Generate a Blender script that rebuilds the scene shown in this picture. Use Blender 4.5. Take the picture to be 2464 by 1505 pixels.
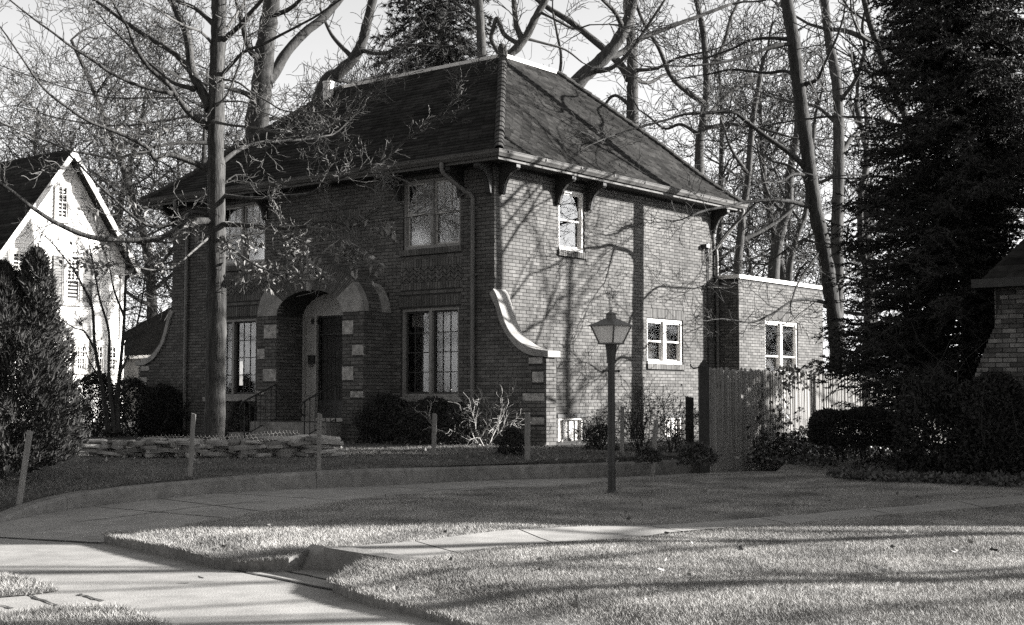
import bpy, math, random
import numpy as np
from mathutils import Vector
R = math.radians
scene = bpy.context.scene
col = scene.collection
for o in list(bpy.data.objects):
    bpy.data.objects.remove(o)

# ------------------------------------------------------------------ camera, sky, sun, exposure
EYE = 1.6
F_PX, W_PX, H_PX, TILT = 3280.0, 2464.0, 1505.0, R(3.5)
cam_d = bpy.data.cameras.new('camera')
cam = bpy.data.objects.new('camera', cam_d)
col.objects.link(cam)
cam.location = (0, 0, EYE)
cam.rotation_euler = (R(90) + TILT, 0, 0)
cam_d.sensor_width = 36.0
cam_d.lens = F_PX / W_PX * 36.0
cam_d.clip_start = 0.1
cam_d.clip_end = 3000
scene.camera = cam

SUN_EL, SUN_AZ = R(18), R(7)                     # azimuth measured from +X towards +Y
SUN = Vector((math.cos(SUN_EL) * math.cos(SUN_AZ), math.cos(SUN_EL) * math.sin(SUN_AZ), math.sin(SUN_EL)))
world = bpy.data.worlds.new('World')
scene.world = world
world.use_nodes = True
wn = world.node_tree
bg = wn.nodes['Background']
sky = wn.nodes.new('ShaderNodeTexSky')
sky.sky_type = 'NISHITA'
sky.sun_disc = False
sky.sun_elevation = SUN_EL
sky.sun_rotation = R(90) - SUN_AZ
sky.air_density = 1.0
sky.dust_density = 0.5
bw = wn.nodes.new('ShaderNodeRGBToBW')           # black-and-white film: the sky without its hue
wn.links.new(sky.outputs[0], bw.inputs[0])
wn.links.new(bw.outputs[0], bg.inputs[0])
bg.inputs[1].default_value = 0.077
sun_d = bpy.data.lights.new('sun', 'SUN')
sun_d.energy = 5.0
sun_d.angle = R(0.53)
sun_d.color = (1.0, 0.985, 0.96)
sun_o = bpy.data.objects.new('sun', sun_d)
col.objects.link(sun_o)
sun_o.location = (30, 10, 30)
sun_o.rotation_euler = (-SUN).to_track_quat('-Z', 'Y').to_euler()
scene.view_settings.view_transform = 'Standard'
scene.view_settings.look = 'None'
scene.view_settings.exposure = 2.1
scene.view_settings.gamma = 1.0
scene.view_settings.use_curve_mapping = False
scene.render.engine = 'CYCLES'
scene.cycles.max_bounces = 6
scene.cycles.diffuse_bounces = 2
scene.cycles.glossy_bounces = 3
scene.cycles.transparent_max_bounces = 8
scene.cycles.use_denoising = False

# ------------------------------------------------------------------ helpers
def ray(px, py):
    a = (px - W_PX / 2) / F_PX
    b = (H_PX / 2 - py) / F_PX
    return np.array([a, math.cos(TILT) - b * math.sin(TILT), math.sin(TILT) + b * math.cos(TILT)])

def P(px, py, Y):                                # point of the photograph at distance Y
    d = ray(px, py)
    return d * (Y / d[1]) + np.array([0, 0, EYE])

def G(px, py, z):                                # point of the photograph on the level z (measured from the eye)
    d = ray(px, py)
    return d * (z / d[2]) + np.array([0, 0, EYE])

def lin(a, b, t):
    return a + (b - a) * t

def sstep(a, b, x):
    t = np.clip((x - a) / (b - a), 0, 1)
    return t * t * (3 - 2 * t)

def tag(o, label=None, cat=None, group=None, kind=None):
    if label: o['label'] = label
    if cat: o['category'] = cat
    if group: o['group'] = group
    if kind: o['kind'] = kind
    return o

def empty(name, loc=(0, 0, 0), rz=0.0, **k):
    o = bpy.data.objects.new(name, None)
    o.location = loc
    o.rotation_euler = (0, 0, rz)
    o.empty_display_size = 0.2
    col.objects.link(o)
    return tag(o, **k)

class Geo:
    def __init__(self):
        self.v, self.f, self.n = [], [], 0
    def add(self, V, F):
        V = np.asarray(V, float).reshape(-1, 3)
        F = np.asarray(F, int)
        self.v.append(V)
        self.f.append(F + self.n)
        self.n += len(V)
    def polys(self, V, faces):
        V = np.asarray(V, float)
        for fc in faces:
            self.f.append(np.asarray([fc], int) + self.n)
        self.v.append(V)
        self.n += len(V)
    def mesh(self, name, mat=None, smooth=False):
        me = bpy.data.meshes.new(name)
        V = np.concatenate(self.v) if self.v else np.zeros((0, 3))
        me.vertices.add(len(V))
        me.vertices.foreach_set('co', V.ravel())
        idx = np.concatenate([f.ravel() for f in self.f]) if self.f else np.zeros(0, int)
        tot = np.concatenate([np.full(len(f), f.shape[1]) for f in self.f]) if self.f else np.zeros(0, int)
        st = np.concatenate([[0], np.cumsum(tot)[:-1]]) if len(tot) else tot
        me.loops.add(len(idx))
        me.loops.foreach_set('vertex_index', idx.astype(np.int32))
        me.polygons.add(len(tot))
        me.polygons.foreach_set('loop_start', st.astype(np.int32))
        me.polygons.foreach_set('loop_total', tot.astype(np.int32))
        me.polygons.foreach_set('use_smooth', np.full(len(tot), bool(smooth)))
        me.update(calc_edges=True)
        me.validate()
        if mat: me.materials.append(mat)
        return me
    def build(self, name, mat=None, parent=None, smooth=False, **k):
        return link(name, self.mesh(name, mat, smooth), parent, **k)

def link(name, me, parent=None, loc=None, rot=None, **k):
    o = bpy.data.objects.new(name, me)
    if parent is not None: o.parent = parent
    if loc is not None: o.location = loc
    if rot is not None: o.rotation_euler = rot
    col.objects.link(o)
    return tag(o, **k)

BOXF = np.array([[0, 1, 3, 2], [4, 6, 7, 5], [0, 4, 5, 1], [2, 3, 7, 6], [0, 2, 6, 4], [1, 5, 7, 3]])

class Frame:
    """wall frame: s along the wall, d outwards, z up"""
    def __init__(self, o, sd, dd):
        self.o, self.s, self.d = np.array(o, float), np.array(sd, float), np.array(dd, float)
    def __call__(self, s, d, z):
        s, d, z = np.broadcast_arrays(np.asarray(s, float), np.asarray(d, float), np.asarray(z, float))
        return self.o + s[..., None] * self.s + d[..., None] * self.d + z[..., None] * np.array([0, 0, 1.0])

WORLD = Frame((0, 0, 0), (1, 0, 0), (0, 1, 0))

def boxes(g, fr, arr):
    A = np.asarray(arr, float).reshape(-1, 6)
    n = len(A)
    if not n: return
    V = np.zeros((n, 8, 3))
    k = 0
    for i in (0, 1):
        for j in (2, 3):
            for m in (4, 5):
                V[:, k] = fr(A[:, i], A[:, j], A[:, m])
                k += 1
    F = (BOXF[None] + 8 * np.arange(n)[:, None, None]).reshape(-1, 4)
    g.add(V.reshape(-1, 3), F)

def box(g, s0, s1, d0, d1, z0, z1, fr=WORLD):
    boxes(g, fr, [(s0, s1, d0, d1, z0, z1)])

def catmull(pts, n=4):
    p = np.asarray(pts, float)
    if len(p) < 3: 
        t = np.linspace(0, 1, n + 1)[:, None]
        return p[0] + (p[-1] - p[0]) * t
    q = np.vstack([2 * p[0] - p[1], p, 2 * p[-1] - p[-2]])
    out = []
    for i in range(1, len(q) - 2):
        for t in np.linspace(0, 1, n, endpoint=False):
            a, b, c, d = q[i - 1], q[i], q[i + 1], q[i + 2]
            out.append(0.5 * (2 * b + (c - a) * t + (2 * a - 5 * b + 4 * c - d) * t * t + (3 * b - 3 * c + d - a) * t ** 3))
    out.append(p[-1])
    return np.array(out)

def sweep(g, pts, rad, n=8, cap=True, wob=0.0, seed=0):
    p = np.asarray(pts, float)
    m = len(p)
    rad = np.broadcast_to(np.asarray(rad, float), (m,))
    t = np.gradient(p, axis=0)
    t /= np.linalg.norm(t, axis=1)[:, None] + 1e-9
    ref = np.array([0, 0, 1.0]) if abs(t[0][2]) < 0.9 else np.array([0, 1.0, 0])
    a = np.cross(t[0], ref); a /= np.linalg.norm(a)
    V = np.zeros((m, n, 3))
    ang = np.linspace(0, 2 * math.pi, n, endpoint=False)
    rng = np.random.default_rng(seed)
    for i in range(m):
        a = a - t[i] * (a @ t[i]); a /= np.linalg.norm(a) + 1e-9
        b = np.cross(t[i], a)
        rr = rad[i] * (1 + wob * rng.uniform(-1, 1, n)) if wob else np.full(n, rad[i])
        V[i] = p[i] + (np.cos(ang) * rr)[:, None] * a + (np.sin(ang) * rr)[:, None] * b
    i, j = np.meshgrid(np.arange(m - 1), np.arange(n), indexing='ij')
    j2 = (j + 1) % n
    F = np.stack([i * n + j, i * n + j2, (i + 1) * n + j2, (i + 1) * n + j], -1).reshape(-1, 4)
    base = g.n
    g.add(V.reshape(-1, 3), F)
    if cap:
        g.f.append(np.array([list(range(n))[::-1]]) + base)
        g.f.append(np.array([[(m - 1) * n + q for q in range(n)]]) + base)

def segtubes(g, S, n=3):
    if not len(S): return
    A = np.asarray(S, float)
    p0, p1, r0, r1 = A[:, 0:3], A[:, 3:6], A[:, 6], A[:, 7]
    t = p1 - p0
    t /= np.linalg.norm(t, axis=1)[:, None] + 1e-9
    ref = np.where(np.abs(t[:, 2:3]) < 0.9, np.array([[0, 0, 1.0]]), np.array([[0, 1.0, 0]]))
    a = np.cross(t, ref); a /= np.linalg.norm(a, axis=1)[:, None]
    b = np.cross(t, a)
    m = len(A)
    V = np.zeros((m, 2, n, 3))
    for k in range(n):
        c, s = math.cos(2 * math.pi * k / n), math.sin(2 * math.pi * k / n)
        V[:, 0, k] = p0 + (a * c + b * s) * r0[:, None]
        V[:, 1, k] = p1 + (a * c + b * s) * r1[:, None]
    Fl = np.array([[k, (k + 1) % n, n + (k + 1) % n, n + k] for k in range(n)])
    F = (Fl[None] + 2 * n * np.arange(m)[:, None, None]).reshape(-1, 4)
    g.add(V.reshape(-1, 3), F)

def prism(g, outline, fr, d0, d1):
    """outline in (s, z), extruded along d"""
    o = np.asarray(outline, float)
    n = len(o)
    V = np.vstack([fr(o[:, 0], d0, o[:, 1]), fr(o[:, 0], d1, o[:, 1])])
    faces = [list(range(n))[::-1], list(range(n, 2 * n))]
    faces += [[i, (i + 1) % n, n + (i + 1) % n, n + i] for i in range(n)]
    g.polys(V, faces)

def strip(g, A, B):
    A, B = np.asarray(A, float), np.asarray(B, float)
    n = len(A)
    g.add(np.vstack([A, B]), [[i, i + 1, n + i + 1, n + i] for i in range(n - 1)])

def clip_half(poly, nx, ny, c):
    out = []
    for i in range(len(poly)):
        a, b = poly[i], poly[(i + 1) % len(poly)]
        da, db = a[0] * nx + a[1] * ny - c, b[0] * nx + b[1] * ny - c
        if da >= 0: out.append(a)
        if (da >= 0) != (db >= 0):
            t = da / (da - db)
            out.append((a[0] + (b[0] - a[0]) * t, a[1] + (b[1] - a[1]) * t))
    return out

def clip_rect(poly, x0, x1, y0, y1):
    for h in ((1, 0, x0), (-1, 0, -x1), (0, 1, y0), (0, -1, -y1)):
        if len(poly) < 3: return []
        poly = clip_half(poly, *h)
    return poly if len(poly) >= 3 else []

def sheet(g, poly, zf, xs, ys):
    """surface over a plan polygon, cut by the grid lines xs, ys; zf(x, y) gives the height"""
    poly = [(float(p[0]), float(p[1])) for p in poly]
    x_lo, x_hi = min(p[0] for p in poly), max(p[0] for p in poly)
    y_lo, y_hi = min(p[1] for p in poly), max(p[1] for p in poly)
    xs = [x_lo] + [x for x in xs if x_lo < x < x_hi] + [x_hi]
    ys = [y_lo] + [y for y in ys if y_lo < y < y_hi] + [y_hi]
    for i in range(len(xs) - 1):
        col_p = clip_rect(poly, xs[i], xs[i + 1], y_lo, y_hi)
        if not col_p: continue
        for j in range(len(ys) - 1):
            c = clip_rect(col_p, xs[i], xs[i + 1], ys[j], ys[j + 1])
            if len(c) < 3: continue
            a = np.array(c)
            keep = [k for k in range(len(a)) if np.hypot(*(a[k] - a[k - 1])) > 1e-6]
            a = a[keep]
            if len(a) < 3: continue
            ar = 0.5 * sum(a[k - 1][0] * a[k][1] - a[k][0] * a[k - 1][1] for k in range(len(a)))
            if abs(ar) < 1e-7: continue
            if ar < 0: a = a[::-1]
            z = zf(a[:, 0], a[:, 1])
            g.polys(np.column_stack([a, z]), [list(range(len(a)))])

def inpoly(x, y, poly):
    c = np.zeros(len(x), bool)
    n = len(poly)
    for i in range(n):
        x1, y1 = poly[i][0], poly[i][1]
        x2, y2 = poly[(i + 1) % n][0], poly[(i + 1) % n][1]
        if y1 == y2: continue
        c ^= ((y1 > y) != (y2 > y)) & (x < (x2 - x1) * (y - y1) / (y2 - y1) + x1)
    return c

# ------------------------------------------------------------------ materials (all neutral: the picture is a black-and-white print)
TINT = (1.0, 0.975, 0.94)
def grey(v): return (v * TINT[0], v * TINT[1], v * TINT[2], 1)

def mat(name, lo, hi=None, scale=6.0, rough=0.85, bump=0.0, bscale=None, rnd=None, stretch=None, spec=0.3, detail=5.0, fine=None, world_co=False):
    m = bpy.data.materials.new(name)
    m.use_nodes = True
    nt = m.node_tree
    b = nt.nodes['Principled BSDF']
    b.inputs['Roughness'].default_value = rough
    b.inputs['Specular IOR Level'].default_value = spec
    hi = lo if hi is None else hi
    co = nt.nodes.new('ShaderNodeTexCoord')
    src = co.outputs['Object']
    if world_co:
        geo = nt.nodes.new('ShaderNodeNewGeometry'); src = geo.outputs['Position']
    if stretch:
        mp = nt.nodes.new('ShaderNodeMapping'); mp.inputs['Scale'].default_value = stretch
        nt.links.new(src, mp.inputs[0]); src = mp.outputs[0]
    nz = nt.nodes.new('ShaderNodeTexNoise')
    nz.inputs['Scale'].default_value = scale; nz.inputs['Detail'].default_value = detail
    nt.links.new(src, nz.inputs['Vector'])
    ramp = nt.nodes.new('ShaderNodeValToRGB')
    ramp.color_ramp.elements[0].position = 0.3; ramp.color_ramp.elements[0].color = grey(lo)
    ramp.color_ramp.elements[1].position = 0.7; ramp.color_ramp.elements[1].color = grey(hi)
    nt.links.new(nz.outputs['Fac'], ramp.inputs[0])
    out = ramp.outputs[0]
    def times(sock, a, c):
        nonlocal out
        mr = nt.nodes.new('ShaderNodeMapRange')
        mr.inputs[3].default_value = a; mr.inputs[4].default_value = c
        nt.links.new(sock, mr.inputs[0])
        mx = nt.nodes.new('ShaderNodeMix'); mx.data_type = 'RGBA'; mx.blend_type = 'MULTIPLY'
        mx.inputs[0].default_value = 1.0
        nt.links.new(out, mx.inputs[6]); nt.links.new(mr.outputs[0], mx.inputs[7])
        out = mx.outputs[2]
    if fine:
        n2 = nt.nodes.new('ShaderNodeTexNoise'); n2.inputs['Scale'].default_value = fine[0]; n2.inputs['Detail'].default_value = 3
        nt.links.new(src, n2.inputs['Vector'])
        mrr = nt.nodes.new('ShaderNodeMapRange'); mrr.inputs[1].default_value = 0.3; mrr.inputs[2].default_value = 0.7
        nt.links.new(n2.outputs['Fac'], mrr.inputs[0])
        times(mrr.outputs[0], fine[1], fine[2])
    if rnd:
        if rnd[0] == 'island':
            ge = nt.nodes.new('ShaderNodeNewGeometry'); times(ge.outputs['Random Per Island'], rnd[1], rnd[2])
        else:
            oi = nt.nodes.new('ShaderNodeObjectInfo'); times(oi.outputs['Random'], rnd[1], rnd[2])
    nt.links.new(out, b.inputs['Base Color'])
    if bump:
        nb = nt.nodes.new('ShaderNodeTexNoise')
        nb.inputs['Scale'].default_value = bscale or scale * 4; nb.inputs['Detail'].default_value = 4
        nt.links.new(src, nb.inputs['Vector'])
        bp = nt.nodes.new('ShaderNodeBump'); bp.inputs['Strength'].default_value = bump; bp.inputs['Distance'].default_value = 0.02
        nt.links.new(nb.outputs['Fac'], bp.inputs['Height']); nt.links.new(bp.outputs[0], b.inputs['Normal'])
    return m

M = {}
M['brick_one'] = mat('brick_one', 0.090, 0.125, 9, 0.9, 0.12, 60, rnd=('object', 0.74, 1.26), fine=(0.8, 0.80, 1.12), world_co=True, spec=0.15)
M['brick'] = mat('brick', 0.090, 0.125, 9, 0.9, 0.12, 60, rnd=('island', 0.74, 1.26), fine=(0.8, 0.80, 1.12), world_co=True, spec=0.15)
M['brick_old'] = mat('brick_old', 0.08, 0.152, 7, 0.9, 0.3, 60, rnd=('object', 0.45, 1.9))
M['brick_old_mass'] = mat('brick_old_mass', 0.08, 0.152, 7, 0.9, 0.3, 60, rnd=('island', 0.45, 1.9))
M['mortar'] = mat('mortar', 0.03, 0.05, 14, 0.95)
M['cast_stone'] = mat('cast_stone', 0.20, 0.32, 3.0, 0.8, 0.2, 40, fine=(7, 0.72, 1.12))
M['stone_block'] = mat('stone_block', 0.16, 0.46, 9, 0.85, 0.2, 40)
M['shingle_one'] = mat('shingle_one', 0.016, 0.032, 8, 0.95, 0.1, 90, rnd=('object', 0.65, 1.4), fine=(1.2, 0.7, 1.25), spec=0.03)
M['shingle'] = mat('shingle', 0.016, 0.032, 8, 0.95, 0.1, 90, rnd=('island', 0.65, 1.4), fine=(1.2, 0.7, 1.25), spec=0.03)
M['hip_tile'] = mat('hip_tile', 0.035, 0.06, 8, 0.9, 0.15, 60, spec=0.1)
M['dark_wood'] = mat('dark_wood', 0.024, 0.04, 8, 0.6, 0.1)
M['gutter'] = mat('gutter', 0.09, 0.13, 5, 0.7, 0.0, spec=0.15, stretch=(0.4, 0.4, 3))
M['pipe'] = mat('pipe', 0.12, 0.16, 4, 0.6)
M['flashing'] = mat('flashing', 0.5, 0.65, 4, 0.5)
M['white_paint'] = mat('white_paint', 0.72, 0.82, 5, 0.55, fine=(30, 0.93, 1.0))
M['grey_paint'] = mat('grey_paint', 0.136, 0.168, 5, 0.6)
M['dark_paint'] = mat('dark_paint', 0.04, 0.048, 5, 0.6)
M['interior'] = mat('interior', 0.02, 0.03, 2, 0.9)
M['curtain'] = mat('curtain', 0.336, 0.44, 5, 0.9, stretch=(8, 8, 0.3))
M['blind'] = mat('blind', 0.496, 0.576, 5, 0.9)
M['blind_grey'] = mat('blind_grey', 0.26, 0.30, 5, 0.9)
M['screen'] = mat('screen', 0.04, 0.06, 60, 0.7)
M['iron'] = mat('iron', 0.015, 0.025, 12, 0.5, spec=0.5)
M['door_paint'] = mat('door_paint', 0.34, 0.42, 4, 0.6)
M['concrete'] = mat('concrete', 0.235, 0.33, 0.9, 0.9, 0.2, 90, fine=(5, 0.82, 1.1), world_co=True)
M['curb'] = mat('curb', 0.15, 0.23, 1.2, 0.9, 0.3, 60, fine=(9, 0.72, 1.15), world_co=True)
M['joint'] = mat('joint', 0.03, 0.05, 10, 0.95)
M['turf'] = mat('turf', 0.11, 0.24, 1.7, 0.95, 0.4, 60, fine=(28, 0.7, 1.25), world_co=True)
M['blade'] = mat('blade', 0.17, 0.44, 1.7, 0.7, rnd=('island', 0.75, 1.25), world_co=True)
M['shaded_blade'] = mat('shaded_blade', 0.10, 0.24, 1.1, 0.8, rnd=('island', 0.7, 1.3), world_co=True)  # blade copy with the yard's shade put into its darker colour
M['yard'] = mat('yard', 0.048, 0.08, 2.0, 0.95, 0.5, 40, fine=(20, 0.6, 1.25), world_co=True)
M['soil'] = mat('soil', 0.04, 0.072, 3.0, 0.95, 0.5, 30, world_co=True)
M['bark'] = mat('bark', 0.02, 0.075, 3.0, 0.9, 1.0, 10, stretch=(6, 6, 0.6), fine=(14, 0.5, 1.4))
M['bark_dark'] = mat('bark_dark', 0.022, 0.05, 3.0, 0.9, 0.8, 12, stretch=(4, 4, 0.6), fine=(12, 0.6, 1.2))
M['twig'] = mat('twig', 0.025, 0.06, 2.0, 0.9)
M['pale_paint'] = mat('pale_paint', 0.42, 0.5, 5, 0.6)
M['frame_paint'] = mat('frame_paint', 0.192, 0.24, 5, 0.6)
M['twig_oak'] = mat('twig_oak', 0.06, 0.13, 2.0, 0.85)
M['twig_pale'] = mat('twig_pale', 0.34, 0.48, 3.0, 0.8)
M['dead_leaf'] = mat('dead_leaf', 0.10, 0.24, 4.0, 0.7, rnd=('island', 0.5, 1.5))
M['needle'] = mat('needle', 0.024, 0.046, 1.2, 0.8, rnd=('island', 0.6, 1.5))
M['evergreen_dark'] = mat('evergreen_dark', 0.018, 0.035, 1.5, 0.8, rnd=('island', 0.5, 1.5))
M['evergreen'] = mat('evergreen', 0.022, 0.048, 1.5, 0.8, rnd=('island', 0.5, 1.5))
M['ivy'] = mat('ivy', 0.04, 0.072, 2.0, 0.5, rnd=('island', 0.5, 1.6), spec=0.5)
M['stake'] = mat('stake', 0.16, 0.256, 3.0, 0.9, 0.4, 30, stretch=(6, 6, 0.6))
M['picket'] = mat('picket', 0.24, 0.36, 3.0, 0.9, 0.15, 20, stretch=(8, 8, 0.5), rnd=('object', 0.75, 1.2))
M['rubble'] = mat('rubble', 0.14, 0.34, 5.0, 0.9, 0.4, 25, rnd=('object', 0.6, 1.6))
M['clapboard'] = mat('clapboard', 0.74, 0.82, 2.0, 0.6, rnd=('object', 0.96, 1.02))
M['shutter'] = mat('shutter', 0.128, 0.16, 6, 0.6)
M['lamp_post'] = mat('lamp_post', 0.02, 0.03, 6, 0.5, spec=0.4)
M['lamp_roof'] = mat('lamp_roof', 0.08, 0.112, 6, 0.5)
M['litter'] = mat('litter', 0.24, 0.4, 10, 0.7, rnd=('object', 0.5, 1.5))
M['cable'] = mat('cable', 0.05, 0.06, 5, 0.6)
M['cable_pale'] = mat('cable_pale', 0.32, 0.4, 5, 0.6)

def glass(name, base, wavy=0.06, rough=0.04):
    m = bpy.data.materials.new(name)
    m.use_nodes = True
    nt = m.node_tree
    nt.nodes.remove(nt.nodes['Principled BSDF'])
    out = nt.nodes['Material Output']
    tr = nt.nodes.new('ShaderNodeBsdfTransparent'); tr.inputs[0].default_value = (0.85, 0.85, 0.85, 1)
    gl = nt.nodes.new('ShaderNodeBsdfGlossy'); gl.inputs['Roughness'].default_value = rough
    fr = nt.nodes.new('ShaderNodeLayerWeight'); fr.inputs[0].default_value = 0.5
    pw = nt.nodes.new('ShaderNodeMath'); pw.operation = 'POWER'; pw.inputs[1].default_value = 4.0
    ad = nt.nodes.new('ShaderNodeMath'); ad.operation = 'ADD'; ad.inputs[1].default_value = base; ad.use_clamp = True
    nz = nt.nodes.new('ShaderNodeTexNoise'); nz.inputs['Scale'].default_value = 3.0
    tc = nt.nodes.new('ShaderNodeTexCoord')
    bp = nt.nodes.new('ShaderNodeBump'); bp.inputs['Strength'].default_value = wavy; bp.inputs['Distance'].default_value = 0.02
    mx = nt.nodes.new('ShaderNodeMixShader')
    nt.links.new(tc.outputs['Object'], nz.inputs['Vector'])
    nt.links.new(nz.outputs['Fac'], bp.inputs['Height'])
    nt.links.new(bp.outputs[0], gl.inputs['Normal'])
    nt.links.new(fr.outputs['Facing'], pw.inputs[0]); nt.links.new(pw.outputs[0], ad.inputs[0]); nt.links.new(ad.outputs[0], mx.inputs[0])
    nt.links.new(tr.outputs[0], mx.inputs[1]); nt.links.new(gl.outputs[0], mx.inputs[2])
    nt.links.new(mx.outputs[0], out.inputs[0])
    return m
M['glass'] = glass('glass', 0.06, 0.02, 0.07)
M['glass_upper'] = glass('glass_upper', 0.20, 0.02, 0.07)
M['glass_side'] = glass('glass_side', 0.004, 0.02, 0.05)
M['glass_bright'] = glass('glass_bright', 0.07, 0.02, 0.03)
M['lamp_glass'] = mat('lamp_glass', 0.62, 0.78, 9, 0.25, spec=0.5)
# ------------------------------------------------------------------ levels of the ground (world z)
SWZ = EYE - 1.24
def e_of(x, y): return 0.797 * (x + 0.30) + 0.605 * (y - 7.37)
def z_lawn(x, y):
    x, y = np.asarray(x, float), np.asarray(y, float)
    e = e_of(x, y)
    z = -1.17 + 0.08 * sstep(0, 0.7, e) - 0.05 * sstep(3.5, 9.0, x) * sstep(14, 9, y)
    z = z + 0.012 * np.sin(x * 1.9 + 0.7 * y) + 0.01 * np.sin(y * 2.3 - x)
    return EYE + z + 0.02 * sstep(18, 22, y)
def z_walk(x, y): return np.maximum(z_lawn(x, y), EYE - 1.10 - 0.04 * sstep(3.5, 9.0, np.asarray(x, float))) + 0.006
def z_drive(x, y):
    x, y = np.asarray(x, float), np.asarray(y, float)
    return EYE - 1.235 + 0.105 * sstep(0.0, 3.0, e_of(x, y)) - 0.075 * sstep(16, 21.5, y)
def z_yard(x, y):
    x, y = np.asarray(x, float), np.asarray(y, float)
    z = -0.965 + 0.065 * sstep(16, 25, y) - 0.27 * sstep(15.9, 13.4, y) * sstep(-2, -4, x)
    return EYE + z + 0.015 * np.sin(x * 1.3 + y * 0.9)
def Gf(px, py, zf):
    z = -1.1
    for _ in range(12):
        p = G(px, py, z)
        z = float(zf(p[0], p[1])) - EYE
    return G(px, py, z)

# soil sheet to the horizon, under everything
g = Geo()
sheet(g, [(-900, -30), (900, -30), (900, 1800), (-900, 1800)], lambda x, y: np.full(len(x), EYE - 1.6), range(-800, 900, 200), range(0, 1800, 200))
g.build('ground', M['soil'], kind='structure')

# pavement of the street side
g = Geo()
sheet(g, [(-40, 2.5), (14, 2.5), (14, 9.2), (-1, 9.6), (-3.2, 11.9), (-5.4, 14.2), (-6.4, 13.4), (-40, 13.2)], lambda x, y: np.full(len(x), SWZ), np.arange(-38, 14, 2.0), np.arange(3, 14, 1.0))
pavement = g.build('pavement', M['concrete'], kind='structure')
def groove(pts, w, zf, parent, name='expansion_joint'):
    g = Geo()
    p = np.array([[q[0], q[1]] for q in pts])
    t = np.gradient(p, axis=0); t /= np.linalg.norm(t, axis=1)[:, None]
    nrm = np.column_stack([-t[:, 1], t[:, 0]])
    rr = np.random.default_rng(len(pts) * 7 + int(abs(p[0][0]) * 100))
    wv = w * rr.uniform(0.6, 1.4, len(p))[:, None]
    a, b = p + nrm * wv, p - nrm * wv
    za, zb = zf(a[:, 0], a[:, 1]) + 0.005, zf(b[:, 0], b[:, 1]) + 0.005
    strip(g, np.column_stack([b, zb]), np.column_stack([a, za]))
    return g.build(name, M['joint'], parent)
zsw = lambda x, y: np.full(np.shape(x), SWZ)
def wig(a, b, n=8, s=0.01, seed=1):
    r = random.Random(seed)
    return [(lin(a[0], b[0], i / n) + r.uniform(-s, s), lin(a[1], b[1], i / n) + r.uniform(-s, s)) for i in range(n + 1)]
for k, (a, b) in enumerate([((-40, 1292), (240, 1309)), ((45, 1424), (140, 1460)), ((190, 1431), (245, 1448)), ((-30, 1450), (30, 1466)), ((560, 1371), (830, 1427)), ((640, 1366), (828, 1404))]):
    groove(wig(G(*a, -1.24), G(*b, -1.24), seed=k), 0.012 if k not in (0, 4) else 0.022, zsw, pavement)

# driveway: slabs with open joints on a dark bed
wall_px = [(-60, 1272), (0, 1258), (90, 1240), (180, 1225), (300, 1210), (490, 1190), (700, 1178), (900, 1170), (1176, 1156), (1463, 1149), (1700, 1137), (1867, 1133)]
wall_base = [Gf(x, y, z_drive) for x, y in wall_px]
lawn_px = [(1867, 1137.5), (1700, 1140), (1479, 1158), (1397, 1165), (1176, 1175), (900, 1197), (600, 1238), (400, 1274), (250, 1306)]
lawn_far = [Gf(x, y, z_lawn) for x, y in lawn_px[:-1]] + [G(250, 1306, -1.24)]
drive_poly = [(p[0], p[1]) for p in wall_base] + [(6.3, 26.0), (6.9, 25.2)] + [(p[0] + 0.12, p[1] - 0.10) for p in lawn_far] + [tuple(G(120, 1300, -1.24)[:2]), tuple(G(-60, 1292, -1.24)[:2])]
g = Geo()
sheet(g, drive_poly, lambda x, y: z_drive(x, y) - 0.02, np.arange(-7, 8, 0.7), np.arange(9, 28, 0.7))
driveway = g.build('driveway', M['joint'], kind='structure')
def cut(polys, a, b, gap=0.012):
    dx, dy = b[0] - a[0], b[1] - a[1]
    l = math.hypot(dx, dy); nx, ny = -dy / l, dx / l
    c = nx * a[0] + ny * a[1]
    out = []
    for p in polys:
        q1, q2 = clip_half(p, nx, ny, c + gap), clip_half(p, -nx, -ny, -c + gap)
        out += [q for q in (q1, q2) if len(q) >= 3]
    return out
GD = lambda x, y: Gf(x, y, z_drive)
parts_d = [drive_poly]
for a, b in [((195, 1254), (560, 1206)), ((560, 1206), (760, 1190))][:0]: parts_d = cut(parts_d, GD(*a), GD(*b))
for a, b in [((440, 1207), (560, 1222)), ((618, 1192), (735, 1199)), ((255, 1222), (500, 1243)), ((900, 1171), (1060, 1178)), ((1176, 1157), (1290, 1167)), ((1463, 1150), (1500, 1154))]:
    parts_d = cut(parts_d, GD(*a), GD(*b))
for p in parts_d:
    g = Geo()
    sheet(g, p, z_drive, np.arange(-7, 8, 0.7), np.arange(9, 28, 0.7))
    if g.n: g.build('slab', M['concrete'], driveway)
for k, (a, b) in enumerate([((180, 1257), (330, 1240)), ((330, 1240), (470, 1221)), ((470, 1221), (640, 1207)), ((1000, 1185), (1250, 1168))]):
    groove(wig(GD(*a), GD(*b), seed=k + 20), 0.010, z_drive, driveway)

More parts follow.
